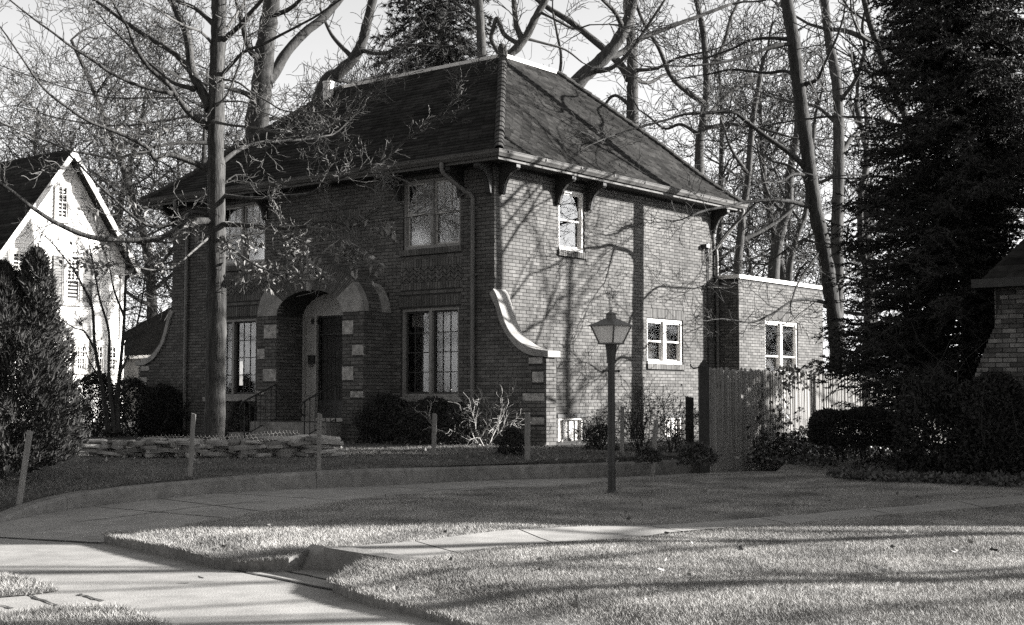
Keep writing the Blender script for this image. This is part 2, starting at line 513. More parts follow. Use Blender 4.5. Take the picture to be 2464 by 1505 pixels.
# retaining wall of the yard, cast in lengths
wall_top_px = [(-60, 1266), (0, 1250), (90, 1214), (180, 1190), (300, 1172), (490, 1155), (700, 1140), (900, 1130), (1176, 1122), (1463, 1114), (1700, 1104)]
base_pts = wall_base[:11]
top_z = []
for (tx, ty), bp in zip(wall_top_px, base_pts):
    d = ray(tx, ty); top_z.append(EYE + d[2] * bp[1] / d[1])
wb = catmull([(p[0], p[1], p[2]) for p in base_pts], 6)
wt = np.array(catmull([(p[0], p[1], z) for p, z in zip(base_pts, top_z)], 6))[:, 2]
wall_line = wb[:, :2].copy()
tw = np.gradient(wall_line, axis=0); tw /= np.linalg.norm(tw, axis=1)[:, None]
nw = np.column_stack([-tw[:, 1], tw[:, 0]])
rw = empty('retaining_wall', (wb[30][0], wb[30][1], wb[30][2]), label='low concrete retaining wall curving along the driveway below the front yard', cat='retaining wall')
off = np.array(rw.location)
cuts = [0, 17, 38, len(wb) - 1]
for a, b in zip(cuts[:-1], cuts[1:]):
    sl = slice(a, b + 1)
    g = Geo()
    L = wall_line[sl].copy()
    if b < len(wb) - 1: L[-1] -= tw[b] * 0.008
    n_ = nw[sl]
    z0, z1 = wb[sl, 2] - 0.1, wt[sl]
    prof = [(0.0, z0), (0.01, z1 - 0.03), (0.035, z1), (0.17, z1 + 0.004), (0.19, z1 - 0.02), (0.19, z0)]
    rows = [np.column_stack([L + n_ * o_, z]) - off for o_, z in prof]
    for r0, r1 in zip(rows[:-1], rows[1:]): strip(g, r0, r1)
    for i in (0, -1): g.polys([r[i] for r in rows], [list(range(len(rows)))])
    g.build('wall_section', M['curb'], rw)

# yard beyond the wall, reaching far back
yard_poly = [tuple(p + n_ * 0.09) for p, n_ in list(zip(wall_line, nw))[::3] + [(wall_line[-1], nw[-1])]] + [(2.9, 21.6), (3.9, 23.4), (5.8, 26.2), (9.2, 31.2), (40, 45), (250, 300), (250, 700), (-250, 700), (-250, 40), (-60, 13.1), (-7, 13.35)]
g = Geo()
sheet(g, yard_poly, z_yard, list(np.arange(-20, 20, 1.0)), list(np.arange(12, 40, 1.0)) + [60, 120, 300])
e0 = wall_line + nw * 0.092
strip(g, np.column_stack([e0, wt - 0.06]), np.column_stack([e0, z_yard(e0[:, 0], e0[:, 1]) + 0.002]))
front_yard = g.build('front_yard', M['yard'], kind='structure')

# lawn between driveway and walk, lawn in front of the walk
walk_up_px = [(784, 1320), (830, 1313), (1000, 1300), (1200, 1282), (1400, 1270), (1580, 1262), (1764, 1252), (1953, 1242), (2112, 1225), (2270, 1209), (2464, 1195), (2650, 1180)]
walk_lo_px = [(2650, 1198), (2464, 1215), (2238, 1231), (2080, 1247), (1922, 1259), (1764, 1266), (1618, 1278), (1492, 1297), (1365, 1304), (1176, 1318), (1062, 1336), (967, 1350)]
WU = [G(x, y, -1.086) for x, y in walk_up_px]
WL = [G(x, y, -1.086) for x, y in walk_lo_px]
lawn1 = [(p[0], p[1]) for p in lawn_far] + [tuple(G(x, y, -1.24)[:2]) for x, y in ((330, 1325), (430, 1346), (530, 1370), (570, 1374))] + [tuple(G(695, 1363, -1.2)[:2]), tuple(G(748, 1315, -1.086)[:2])] + [(p[0], p[1]) for p in WU[1:]] + [(26, 18), (26, 50), (9.4, 50), (9.2, 31), (6.9, 27), (4.9, 24.0)]
gx, gy = list(np.arange(-6, 12, 0.5)), list(np.arange(6, 24, 0.5))
g = Geo()
sheet(g, lawn1, z_lawn, gx, gy)
for i in range(len(lawn_far) - 2, len(lawn_far) + 6):        # cut edge down to the pavement
    a, b = lawn1[i], lawn1[i + 1]
    g.polys([(a[0], a[1], SWZ - 0.02), (b[0], b[1], SWZ - 0.02), (b[0], b[1], float(z_lawn(*b))), (a[0], a[1], float(z_lawn(*a)))], [[0, 1, 2, 3]])
g.build('lawn', M['turf'], kind='structure')
lawn2_edge = [tuple(G(x, y, -1.24)[:2]) for x, y in ((925, 1375), (860, 1405), (800, 1424), (880, 1455), (989, 1480), (1090, 1507), (1300, 1570))]
lawn2 = [(p[0], p[1]) for p in WL] + lawn2_edge + [(1.6, 3.2), (24, 3.2), (24, 15.5)]
g = Geo()
sheet(g, lawn2, z_lawn, gx, gy)
for a, b in zip(lawn2_edge[:-1], lawn2_edge[1:]):
    g.polys([(a[0], a[1], SWZ - 0.02), (b[0], b[1], SWZ - 0.02), (b[0], b[1], float(z_lawn(*b))), (a[0], a[1], float(z_lawn(*a)))], [[0, 1, 2, 3]])
g.build('lawn', M['turf'], kind='structure')

# garden walk with its step down to the pavement
walk_poly = [(p[0], p[1]) for p in WU] + [(p[0], p[1]) for p in WL]
g = Geo()
sheet(g, walk_poly, lambda x, y: z_walk(x, y) - 0.03, gx, gy)
garden_walk = g.build('garden_walk', M['joint'], kind='structure')
pw = [walk_poly]
for a, b in [((1000, 1300), (1110, 1331)), ((1250, 1279), (1330, 1307)), ((1560, 1263), (1640, 1276)), ((1830, 1249), (1900, 1260)), ((2080, 1228), (2150, 1241)), ((2300, 1206), (2370, 1223))]:
    pw = cut(pw, G(*a, -1.086), G(*b, -1.086), 0.008)
for p in pw:
    g = Geo(); sheet(g, p, z_walk, gx, gy); g.build('slab', M['concrete'], garden_walk)
step = empty('garden_step', tuple(G(870, 1385, -1.24)), label='concrete step and sloping cheek where the garden walk meets the pavement', cat='step')
so = np.array(step.location)
A, B = WU[0], WL[-1]
g = Geo()
dirn = np.array([0.797, 0.605, 0])
tA, tB = A + dirn * 0.02, B + dirn * 0.02
prism_pts = [A, B, B + dirn * 0.15, A + dirn * 0.15]
V = [p * [1, 1, 0] + [0, 0, SWZ - 0.05] for p in prism_pts] + [p * [1, 1, 0] + [0, 0, EYE - 1.079] for p in prism_pts]
g.polys(np.array(V) - so, [[0, 1, 5, 4], [1, 2, 6, 5], [2, 3, 7, 6], [3, 0, 4, 7], [4, 5, 6, 7]])
g.build('riser', M['curb'], step)
g = Geo()
c0, c1 = G(748, 1314, -1.086), G(784, 1319, -1.086)
d0, d1 = G(697, 1364, -1.235), G(727, 1369, -1.235)
top = [d0, d1, lin(d1, c1, 0.55) + [0, 0, 0.012], c1 + [0, 0, 0.012], c0 + [0, 0, 0.012], lin(d0, c0, 0.55) + [0, 0, 0.012]]
V = [np.array(p) - so for p in top] + [np.array([p[0], p[1], SWZ - 0.05]) - so for p in top]
g.polys(V, [[0, 1, 2, 5], [5, 2, 3, 4]] + [[i, i + 6, (i + 1) % 6 + 6, (i + 1) % 6] for i in range(6)])
g.build('cheek', M['concrete'], step)
# parkway strips at the lower left
pkA = [tuple(G(x, y, -1.21)[:2]) for x, y in ((-200, 1372), (0, 1372), (62, 1384), (124, 1399), (141, 1413), (83, 1421), (0, 1428), (-200, 1434))]
pkB = [tuple(G(x, y, -1.21)[:2]) for x, y in ((-200, 1476), (0, 1470), (83, 1460), (207, 1449), (290, 1452), (372, 1479), (434, 1503), (560, 1580), (-200, 1580))]
for p in (pkA, pkB):
    g = Geo(); sheet(g, p, lambda x, y: np.full(len(x), SWZ + 0.008) , gx, gy); g.build('parkway', M['turf'], kind='structure')

# ------------------------------------------------------------------ grass blades
def blades(poly, dens, h0, h1, w, seed, zf, box_=None, lean=1.3, edge=None):
    rng = np.random.default_rng(seed)
    pp = np.array([(p[0], p[1]) for p in poly])
    x0, y0 = pp.min(0); x1, y1 = pp.max(0)
    if box_: x0, x1, y0, y1 = max(x0, box_[0]), min(x1, box_[1]), max(y0, box_[2]), min(y1, box_[3])
    n = int((x1 - x0) * (y1 - y0) * dens)
    x, y = rng.uniform(x0, x1, n), rng.uniform(y0, y1, n)
    keep = inpoly(x, y, pp) & (np.abs(x) < y * 0.40 + 0.6)
    x, y = x[keep], y[keep]
    if edge is not None:
        ex, ey = edge
        x, y = np.concatenate([x, ex]), np.concatenate([y, ey])
    n = len(x)
    z = zf(x, y)
    patch = 0.5 + 0.5 * np.sin(x * 2.1 + 1.3 * np.sin(y * 1.7)) * np.sin(y * 2.6 + np.sin(x * 1.1))
    h = rng.uniform(h0, h1, n) * (0.65 + 0.6 * patch)
    a = rng.uniform(0, 2 * math.pi, n)
    wx, wy = np.cos(a) * w * 0.5, np.sin(a) * w * 0.5
    la = rng.uniform(0, 2 * math.pi, n); ll = h * lean * rng.uniform(0.2, 1.3, n)
    V = np.zeros((n, 3, 3))
    V[:, 0] = np.column_stack([x - wx, y - wy, z - 0.005]); V[:, 1] = np.column_stack([x + wx, y + wy, z - 0.005])
    V[:, 2] = np.column_stack([x + np.cos(la) * ll, y + np.sin(la) * ll, z + h])
    g = Geo(); g.add(V.reshape(-1, 3), np.arange(3 * n).reshape(-1, 3))
    return g
def along(pts, dens, spread, seed):
    rng = np.random.default_rng(seed)
    X, Y = [], []
    for a, b in zip(pts[:-1], pts[1:]):
        l = math.hypot(b[0] - a[0], b[1] - a[1]); n = int(l * dens)
        t = rng.uniform(0, 1, n)
        X.append(lin(a[0], b[0], t) + rng.normal(0, spread, n)); Y.append(lin(a[1], b[1], t) + rng.normal(0, spread, n))
    return np.concatenate(X), np.concatenate(Y)
e1 = lawn1[len(lawn_far) - 2: len(lawn_far) + 5]
g = blades(lawn1, 6500, 0.010, 0.028, 0.0048, 11, z_lawn, (-6, 9, 6, 25), edge=along(e1, 900, 0.02, 4))
g.build('grass', M['blade'], kind='stuff')
g = blades(lawn2, 16000, 0.008, 0.026, 0.0042, 12, z_lawn, (-2, 6.5, 5.5, 15.5), edge=along(lawn2_edge, 900, 0.02, 5))
g.build('grass', M['blade'], kind='stuff')
g = blades([(p[0], p[1]) for p in yard_poly], 1800, 0.015, 0.042, 0.007, 13, z_yard, (-10, 3.5, 13, 24.5), edge=along([tuple(p + n_ * 0.26) for p, n_ in zip(wall_line[::4], nw[::4])], 300, 0.03, 6))
g.build('grass', M['shaded_blade'], kind='stuff')
g = blades(pkA, 6000, 0.014, 0.036, 0.006, 14, lambda x, y: np.full(len(x), SWZ + 0.008))
g2 = blades(pkB, 8000, 0.014, 0.036, 0.006, 15, lambda x, y: np.full(len(x), SWZ + 0.008))
g.add(np.concatenate(g2.v), np.concatenate(g2.f))
g.build('grass', M['blade'], kind='stuff')
# ------------------------------------------------------------------ the brick house (local: x right along the front, y back, z up from its base)
PSI = R(38.29)
BASE = 0.9
LF, LS = 9.52, 8.19
house = empty('brick_house', (-0.325, 25.274, EYE - BASE), -PSI, label='two-storey dark brick house with hipped shingle roof, bracketed eaves and arched porch', cat='house')
def Hh(z): return z + BASE
FR = Frame((-LF, 0, BASE), (1, 0, 0), (0, -1, 0))     # s = LF - u, z measured from the eye
SI = Frame((0, 0, BASE), (0, 1, 0), (1, 0, 0))
LE = Frame((-LF, LS, BASE), (0, -1, 0), (-1, 0, 0))
BK = Frame((0, LS, BASE), (-1, 0, 0), (0, 1, 0))
BH, BL, JT = 0.0557, 0.204, 0.0125
CO = BH + JT

def course_bricks(L, z0, z1, holes, ext=None, s_lo=0.0, seed=0, bl=BL, bh=BH):
    """running bond: list of (s0, s1, z0, z1, full)"""
    out = []
    co = bh + JT
    n0 = int(math.floor(z0 / co)) 
    for r in range(n0, int(z1 / co) + 1):
        a, b = r * co, r * co + bh
        if a < z0 - 0.004 or b > z1 + 0.004: continue
        lo, hi = (s_lo, L) if ext is None else ext(0.5 * (a + b))
        if hi - lo < 0.03: continue
        iv = [(lo, hi)]
        for h in holes:
            if h[3] > a + 0.01 and h[2] < b - 0.01:
                nv = []
                for p, q in iv:
                    if h[1] <= p or h[0] >= q: nv.append((p, q)); continue
                    if h[0] > p: nv.append((p, h[0]))
                    if h[1] < q: nv.append((h[1], q))
                iv = nv
        sh = (0.5 * (bl + JT)) if r % 2 else 0.0
        for p, q in iv:
            k = int(math.floor((p - sh) / (bl + JT)))
            while True:
                s0 = k * (bl + JT) + sh; s1 = s0 + bl; k += 1
                if s0 >= q: break
                c0, c1 = max(s0, p), min(s1, q)
                if c1 - c0 > 0.022: out.append((c0, c1, a, b, abs((c1 - c0) - bl) < 1e-6))
    return out

def backing(parent, fr, L, z0, z1, holes, name, th=0.24, s_lo=0.0):
    L = L - 0.009; s_lo = s_lo + 0.009
    ss = sorted({s_lo, L} | {min(max(h[k], s_lo), L) for h in holes for k in (0, 1)})
    zz = sorted({z0, z1} | {min(max(h[k], z0), z1) for h in holes for k in (2, 3)})
    rows = []
    for i in range(len(ss) - 1):
        run = None
        for j in range(len(zz) - 1):
            cs, cz = 0.5 * (ss[i] + ss[i + 1]), 0.5 * (zz[j] + zz[j + 1])
            solid = not any(h[0] < cs < h[1] and h[2] < cz < h[3] for h in holes)
            if solid:
                if run is None: run = zz[j]
                if j == len(zz) - 2: rows.append((ss[i], ss[i + 1], -th, -0.013, run, zz[j + 1]))
            elif run is not None:
                rows.append((ss[i], ss[i + 1], -th, -0.013, run, zz[j])); run = None
    g = Geo(); boxes(g, fr, rows)
    return g.build(name, M['mortar'], parent)

def soldiers(s0, s1, z0, z1):
    n = max(1, int(round((s1 - s0) / CO)))
    w = (s1 - s0) / n
    return [(s0 + i * w + JT / 2, s0 + (i + 1) * w - JT / 2, z0, z1, False) for i in range(n)]

all_bricks = []       # (distance, frame, rect, parent, rotation)
cam_local = (np.array([0.325, -25.274]))
cam_local = np.array([cam_local[0] * math.cos(PSI) - cam_local[1] * math.sin(PSI), cam_local[0] * math.sin(PSI) + cam_local[1] * math.cos(PSI), BASE])
def lay(parent, fr, rects, n_single, d0=-0.016, d1=0.0, mats=('brick', 'brick_one'), rng=random.Random(5)):
    """the n_single nearest bricks become objects of their own, the rest one joined part"""
    rects = [r + (rng.uniform(-0.0025, 0.0025),) for r in rects]
    full = [r for r in rects if r[4]]
    full.sort(key=lambda r: float(np.linalg.norm(fr(0.5 * (r[0] + r[1]), 0, 0.5 * (r[2] + r[3])) - cam_local)))
    single = set(full[:n_single])
    g = Geo()
    boxes(g, fr, [(r[0], r[1], d0, d1 + r[5], r[2], r[3]) for r in rects if r not in single])
    if g.n: g.build('brickwork', M[mats[0]], parent, kind='stuff')
    if single:
        g = Geo()
        loc = Frame((0, 0, 0), fr.s, fr.d)
        any_r = next(iter(single))
        box(g, 0, any_r[1] - any_r[0], d0, d1, 0, any_r[3] - any_r[2], loc)
        me = g.mesh('brick', M[mats[1]])
        for r in full[:n_single]:
            link('brick', me, parent, fr(r[0], r[5], r[2]))

# openings: (s0, s1, z0, z1)
def fu(u0, u1): return (LF - u1, LF - u0)
wLR = fu(0.88, 2.36) + (-0.02, 1.70)
wLL = fu(6.62, 8.20) + (-0.02, 1.68)
wUR = fu(0.84, 2.33) + (2.86, 4.22)
wUL = fu(6.37, 7.93) + (2.86, 4.22)
dr = fu(3.22, 5.13) + (-0.52, 1.72)
front_h = [wLR, wLL, wUR, wUL, dr]
front_wall = backing(house, FR, LF, -1.15, 4.34, front_h, 'front_wall')
cover, extra = [], []
for w in (wLR, wLL):
    cover.append((w[0] - 0.07, w[1] + 0.07, 1.72, 1.95)); extra += soldiers(w[0] - 0.07, w[1] + 0.07, 1.735, 1.94)
    cover.append((w[0] - 0.1, w[1] + 0.1, -0.12, -0.02))
herring = []
for w in (wUR, wUL):
    s0, s1 = w[0] - 0.05, w[1] + 0.05
    cover.append((s0, s1, 2.73, 2.86))
    for z0, z1 in ((2.50, 2.66), (2.06, 2.20)):
        cover.append((s0, s1, z0 - 0.004, z1 + 0.004)); extra += soldiers(s0, s1, z0 + 0.004, z1 - 0.004)
    cover.append((s0, s1, 2.2, 2.5)); herring.append((s0, s1, 2.205, 2.495))
s0, s1 = LF - 5.0, LF - 3.5
for z0, z1 in ((3.64, 3.80), (3.20, 3.34)):
    cover.append((s0, s1, z0 - 0.004, z1 + 0.004)); extra += soldiers(s0, s1, z0 + 0.004, z1 - 0.004)
cover.append((s0, s1, 3.34, 3.64)); herring.append((s0, s1, 3.345, 3.635))
cover.append((LF - 5.68, LF - 2.68, -1.2, 2.0))     # behind the porch
rects = course_bricks(LF, -1.1, 4.33, front_h + cover) + extra
lay(front_wall, FR, rects, 120)
g = Geo()
for (a, b, c, d) in herring:                         # zigzag panels
    st = 0.0675
    for i in range(-8, 40):
        for j in range(-3, 10):
            cx, cz = a + i * st * 1.42 * 1.0, c + j * 0.095
            sg = 1 if i % 2 else -1
            ca, sa = math.cos(R(42)), sg * math.sin(R(42))
            L2, H2 = 0.072, 0.026
            q = [(cx + x * ca - y * sa, cz + x * sa + y * ca) for x, y in ((-L2, -H2), (L2, -H2), (L2, H2), (-L2, H2))]
            q = clip_rect(q, a, b, c, d)
            if len(q) >= 3:
                prism(g, q, FR, -0.012, 0.0)
g.build('brickwork', M['brick'], front_wall, kind='stuff')
for w in (wUR, wUL):
    g = Geo(); boxes(g, FR, [(r[0], r[1], -0.1, 0.045, r[2], r[3]) for r in soldiers(w[0] - 0.06, w[1] + 0.06, 2.74, 2.855)])
    g.build('brick_sill', M['brick'], front_wall)
for w in (wLR, wLL):
    g = Geo(); box(g, w[0] - 0.1, w[1] + 0.1, -0.12, 0.07, -0.115, -0.022, FR); g.build('stone_sill', M['cast_stone'], front_wall)

sUW = (2.03, 2.90, 2.90, 4.12)
sLW = (5.24, 6.72, 0.70, 1.68)
bW1, bW2 = (2.01, 2.85, -0.98, -0.43), (5.95, 6.65, -0.98, -0.47)
side_h = [sUW, sLW, bW1, bW2]
side_wall = backing(house, SI, LS, -1.15, 4.34, side_h, 'side_wall')
cover = [(5.24, 6.80, 1.685, 1.90), (5.20, 6.76, 0.575, 0.70), (1.98, 2.95, 2.77, 2.90), (1.95, 2.91, -0.43, -0.36), (5.9, 6.7, -0.47, -0.4)]
rects = course_bricks(LS, -1.1, 4.33, side_h + cover, s_lo=0.013) + soldiers(5.24, 6.80, 1.695, 1.895)
lay(side_wall, SI, rects, 300)
for a, b, c, d in ((5.20, 6.76, 0.58, 0.695), (1.98, 2.95, 2.775, 2.895)):
    g = Geo(); boxes(g, SI, [(r[0], r[1], -0.1, 0.04, r[2], r[3]) for r in soldiers(a, b, c, d)]); g.build('brick_sill', M['brick'], side_wall)
for a, b, c, d in ((1.95, 2.91, -0.43, -0.36), (5.9, 6.7, -0.47, -0.4)):
    g = Geo(); box(g, a, b, -0.1, 0.02, c, d, SI); g.build('lintel', M['dark_paint'], side_wall)
lw_hole = (LS - 2.12, LS - 1.82, 0.25, 1.05)
g = Geo()
left_wall = backing(house, LE, LS, -1.15, 4.34, [lw_hole], 'left_wall')
lay(left_wall, LE, course_bricks(LS, -1.1, 4.33, [lw_hole]), 0)
back_wall = backing(house, BK, LF, -1.15, 4.34, [], 'back_wall')
g = Geo(); box(g, -LF + 0.2, -0.2, 0.2, LS - 0.2, Hh(-0.6), Hh(-0.5)); box(g, -LF + 0.2, -0.2, 0.2, LS - 0.2, Hh(2.2), Hh(2.4)); box(g, -LF + 0.2, -0.2, 0.2, LS - 0.2, Hh(4.335), Hh(4.38))
g.build('inner_floors', M['interior'], house)

# windows -------------------------------------------------------------
def ring(g, fr, s0, s1, z0, z1, w, d0, d1, wb=None, wt=None):
    wb = w if wb is None else wb; wt = w if wt is None else wt
    boxes(g, fr, [(s0, s0 + w, d0, d1, z0, z1), (s1 - w, s1, d0, d1, z0, z1), (s0 + w, s1 - w, d0, d1, z1 - wt, z1), (s0 + w, s1 - w, d0, d1, z0, z0 + wb)])

def pleats(g, fr, s0, s1, z0, z1, d, amp=0.02, per=0.055):
    n = max(6, int((s1 - s0) / per * 4))
    s = np.linspace(s0, s1, n)
    dd = d + amp * np.sin(np.arange(n) * math.pi / 2) 
    strip(g, fr(s, dd, np.full(n, z0)), fr(s, dd, np.full(n, z1)))

def window(parent, fr, w, kind, bays=2, fm='grey_paint', sm='dark_paint', lites=(3, 4), rec=0.06, curtains=None, mull=0.07, up=(1, 1), gm='glass'):
    s0, s1, z0, z1 = w
    g = Geo(); ring(g, fr, s0, s1, z0, z1, 0.055, -rec - 0.09, -rec + 0.02, wb=0.06)
    root = g.build('window', M[fm], parent)
    bw_ = (s1 - s0 - 0.11 - mull * (bays - 1)) / bays
    for b in range(bays):
        a = s0 + 0.055 + b * (bw_ + mull); c = a + bw_
        if b:
            g = Geo(); box(g, a - mull, a, -rec - 0.09, -rec + 0.03, z0 + 0.06, z1 - 0.055, fr); g.build('mullion', M[fm], root)
        zb, zt = z0 + 0.062, z1 - 0.057
        sl = [(zb, zt, -rec - 0.05)] if kind == 'casement' else [((zb + zt) / 2 - 0.018, zt, -rec - 0.03), (zb, (zb + zt) / 2 + 0.018, -rec - 0.062)]
        for q, (p0, p1, d) in enumerate(sl):
            g = Geo(); ring(g, fr, a + 0.003, c - 0.003, p0, p1, 0.036, d - 0.016, d + 0.014)
            g.build('sash', M[sm], root)
            g = Geo(); box(g, a + 0.035, c - 0.035, d - 0.004, d + 0.002, p0 + 0.032, p1 - 0.032, fr); g.build('pane', M[gm], root)
            nx, nz = lites if kind == 'casement' else (up if q == 0 else (1, 1))
            if nx * nz > 1:
                g = Geo()
                for k in range(1, nx):
                    x = lin(a + 0.036, c - 0.036, k / nx); box(g, x - 0.009, x + 0.009, d - 0.010, d + 0.009, p0 + 0.036, p1 - 0.036, fr)
                for k in range(1, nz):
                    z = lin(p0 + 0.036, p1 - 0.036, k / nz); box(g, a + 0.036, c - 0.036, d - 0.008, d + 0.007, z - 0.009, z + 0.009, fr)
                g.build('muntins', M[sm], root)
        if curtains:
            for (f0, f1, y0, y1, mt) in curtains(b):
                g = Geo(); pleats(g, fr, lin(a, c, f0), lin(a, c, f1), lin(z0, z1, y0), lin(z0, z1, y1), -rec - 0.17)
                g.build('curtain', M[mt], root)
    return root
def cur_LR(b): return [(0.05, 1.0, 0.80, 0.97, 'curtain'), (0.15, 0.62, 0.03, 0.80, 'screen')] if b == 0 else [(0.0, 0.97, 0.72, 0.97, 'curtain'), (0.12, 0.95, 0.03, 0.72, 'screen')]
window(front_wall, FR, wLR, 'casement', fm='frame_paint', curtains=cur_LR)
window(front_wall, FR, wLL, 'casement', fm='frame_paint', curtains=lambda b: [(0.1, 0.95, 0.78, 0.96, 'curtain')])
window(front_wall, FR, wUR, 'hung', fm='frame_paint', sm='pale_paint', up=(3, 1), gm='glass_upper')
window(front_wall, FR, wUL, 'hung', fm='frame_paint', sm='pale_paint', up=(3, 1), gm='glass_upper')
window(side_wall, SI, sUW, 'hung', bays=1, fm='white_paint', sm='white_paint', up=(1, 1), rec=0.05, gm='glass_bright', curtains=lambda b: [(0.0, 0.22, 0.02, 0.98, 'screen')])
window(side_wall, SI, sLW, 'hung', bays=2, fm='white_paint', sm='white_paint', rec=0.05, mull=0.10, gm='glass_side', curtains=lambda b: [(0.0, 1.0, 0.5, 0.97, 'screen'), (0.0, 1.0, 0.02, 0.5, 'blind_grey'), (0.1, 0.7, 0.66, 0.69, 'curtain')])
g = Geo(); box(g, sLW[0] + 0.0, sLW[1] - 0.09, -0.055, 0.015, sLW[2] - 0.002, sLW[2] + 0.06, SI); g.build('window_stool', M['white_paint'], side_wall)
g = Geo(); box(g, sUW[0] + 0.0, sUW[1] - 0.09, -0.055, 0.015, sUW[2] - 0.002, sUW[2] + 0.05, SI); g.build('window_stool', M['white_paint'], side_wall)
for w in (bW1, bW2):
    g = Geo(); ring(g, SI, *w, 0.05, -0.12, -0.02); r_ = g.build('basement_window', M['white_paint'], side_wall)
    g = Geo(); box(g, w[0] + 0.05, w[1] - 0.05, -0.10, -0.08, w[2] + 0.05, w[3] - 0.05, SI); g.build('panel', M['white_paint'], r_)
    g = Geo()
    for k in range(1, 4): box(g, lin(w[0], w[1], k / 4) - 0.012, lin(w[0], w[1], k / 4) + 0.012, -0.08, -0.06, w[2] + 0.05, w[3] - 0.05, SI)
    g.build('bars', M['grey_paint'], r_)

# wing walls with swept copings ----------------------------------------
lo_c = [(-0.09, 1.91), (0.06, 1.63), (0.17, 1.34), (0.34, 1.09), (0.51, 0.92), (0.70, 0.80), (0.91, 0.73), (1.1, 0.71), (1.27, 0.70)]
hi_c = [(0.0, 1.99), (0.08, 1.88), (0.17, 1.64), (0.26, 1.41), (0.39, 1.19), (0.57, 1.03), (0.76, 0.92), (0.97, 0.85), (1.27, 0.81)]
def wing(sx, x_base, name, quoins, ns):
    lo, hi = catmull(lo_c, 5), catmull(hi_c, 5)
    WFR = Frame((x_base, 0, BASE), (sx, 0, 0), (0, -1, 0))
    WEN = Frame((x_base + sx * 1.2, 0.0, BASE), (0, 1, 0), (sx, 0, 0))
    zc = lambda s: np.interp(s, lo[:, 0], lo[:, 1])
    xs = lambda z: float(np.interp(-z, -lo[:, 1], lo[:, 0]))
    g = Geo()
    out = [(0.0, -1.15)] + [(1.191, -1.15)] + [(x, z - 0.01) for x, z in lo[::-1] if 0 < x < 1.19]
    prism(g, out + [(0.0, float(zc(0.0)))], WFR, -0.30, -0.009)
    root = g.build(name, M['mortar'], house)
    qh = [(a, b, c, d) for a, b, c, d in quoins]
    def ext(z):
        return (0.0, 1.2 if z < 0.69 else min(1.2, max(0.0, xs(z) - 0.02)))
    lay(root, WFR, course_bricks(1.2, -1.1, 1.8, qh, ext=ext), ns)
    lay(root, WEN, course_bricks(0.30, -1.1, 0.69, []), 0)
    for (a, b, c, d) in quoins:
        g = Geo(); box(g, a + 0.004, b - 0.004, -0.05, 0.006, c + 0.004, d - 0.004, WFR); g.build('quoin_stone', M['stone_block'], root)
    g = Geo()
    m = len(lo)
    rows = [WFR(lo[:, 0], 0.045, lo[:, 1]), WFR(hi[:, 0], 0.045, hi[:, 1] - 0.01), WFR(hi[:, 0], 0.032, hi[:, 1]), WFR(hi[:, 0], -0.325, hi[:, 1]), WFR(hi[:, 0], -0.338, hi[:, 1] - 0.01), WFR(lo[:, 0], -0.338, lo[:, 1])]
    for a, b in zip(rows, rows[1:] + rows[:1]): strip(g, a, b)
    for i in (0, -1): g.polys([r[i] for r in rows], [list(range(6))])
    g.build('coping', M['cast_stone'], root)
    return root
wing(1, 0.0, 'wing_wall', [(0.80, 1.12, 0.58, 0.70), (0.88, 1.14, 0.24, 0.44), (0.66, 1.16, -0.09, 0.05), (0.78, 1.16, -0.52, -0.38)], 60)
wing(-1, -LF, 'wing_wall', [(0.80, 1.12, 0.58, 0.70), (0.88, 1.14, 0.24, 0.44)], 0)

# rear extension ---------------------------------------------------------
EF = Frame((0.0, 8.2, BASE), (1, 0, 0), (0, -1, 0))
ES = Frame((0.6, 8.2, BASE), (0, 1, 0), (1, 0, 0))
exw = (1.28, 2.98, 0.1, 1.80)
exr = backing(house, ES, 4.4, -1.15, 2.71, [exw], 'extension')
g = Geo(); box(g, 0, 0.585, -0.24, -0.009, -1.15, 2.71, EF); g.build('end_wall', M['mortar'], exr)
lay(exr, EF, course_bricks(0.6, -1.1, 2.70, []), 0)
lay(exr, ES, course_bricks(4.4, -1.1, 2.70, [exw, (1.2, 3.06, 1.80, 2.01)]) + soldiers(1.2, 3.06, 1.805, 2.0), 100)
g = Geo(); boxes(g, ES, [(-0.03, 4.44, -0.3, 0.035, 2.71, 2.80)]); boxes(g, EF, [(-0.0, 0.3, -0.3, 0.035, 2.712, 2.802)]); g.build('roof_edge', M['white_paint'], exr)
g = Geo(); box(g, -3, 0.3, 8.25, 12.6, Hh(2.68), Hh(2.74)); g.build('flat_roof', M['dark_paint'], exr)
g = Geo(); box(g, -3, 0.35, 12.5, 12.6, Hh(-1.1), Hh(2.7)); g.build('end_wall', M['brick'], exr)
window(exr, ES, exw, 'hung', bays=2, fm='white_paint', sm='white_paint', rec=0.05, mull=0.10, gm='glass_side', curtains=lambda b: [(0.0, 1.0, 0.5, 0.97, 'screen'), (0.0, 1.0, 0.02, 0.5, 'blind_grey'), (0.1, 0.7, 0.66, 0.69, 'curtain')])

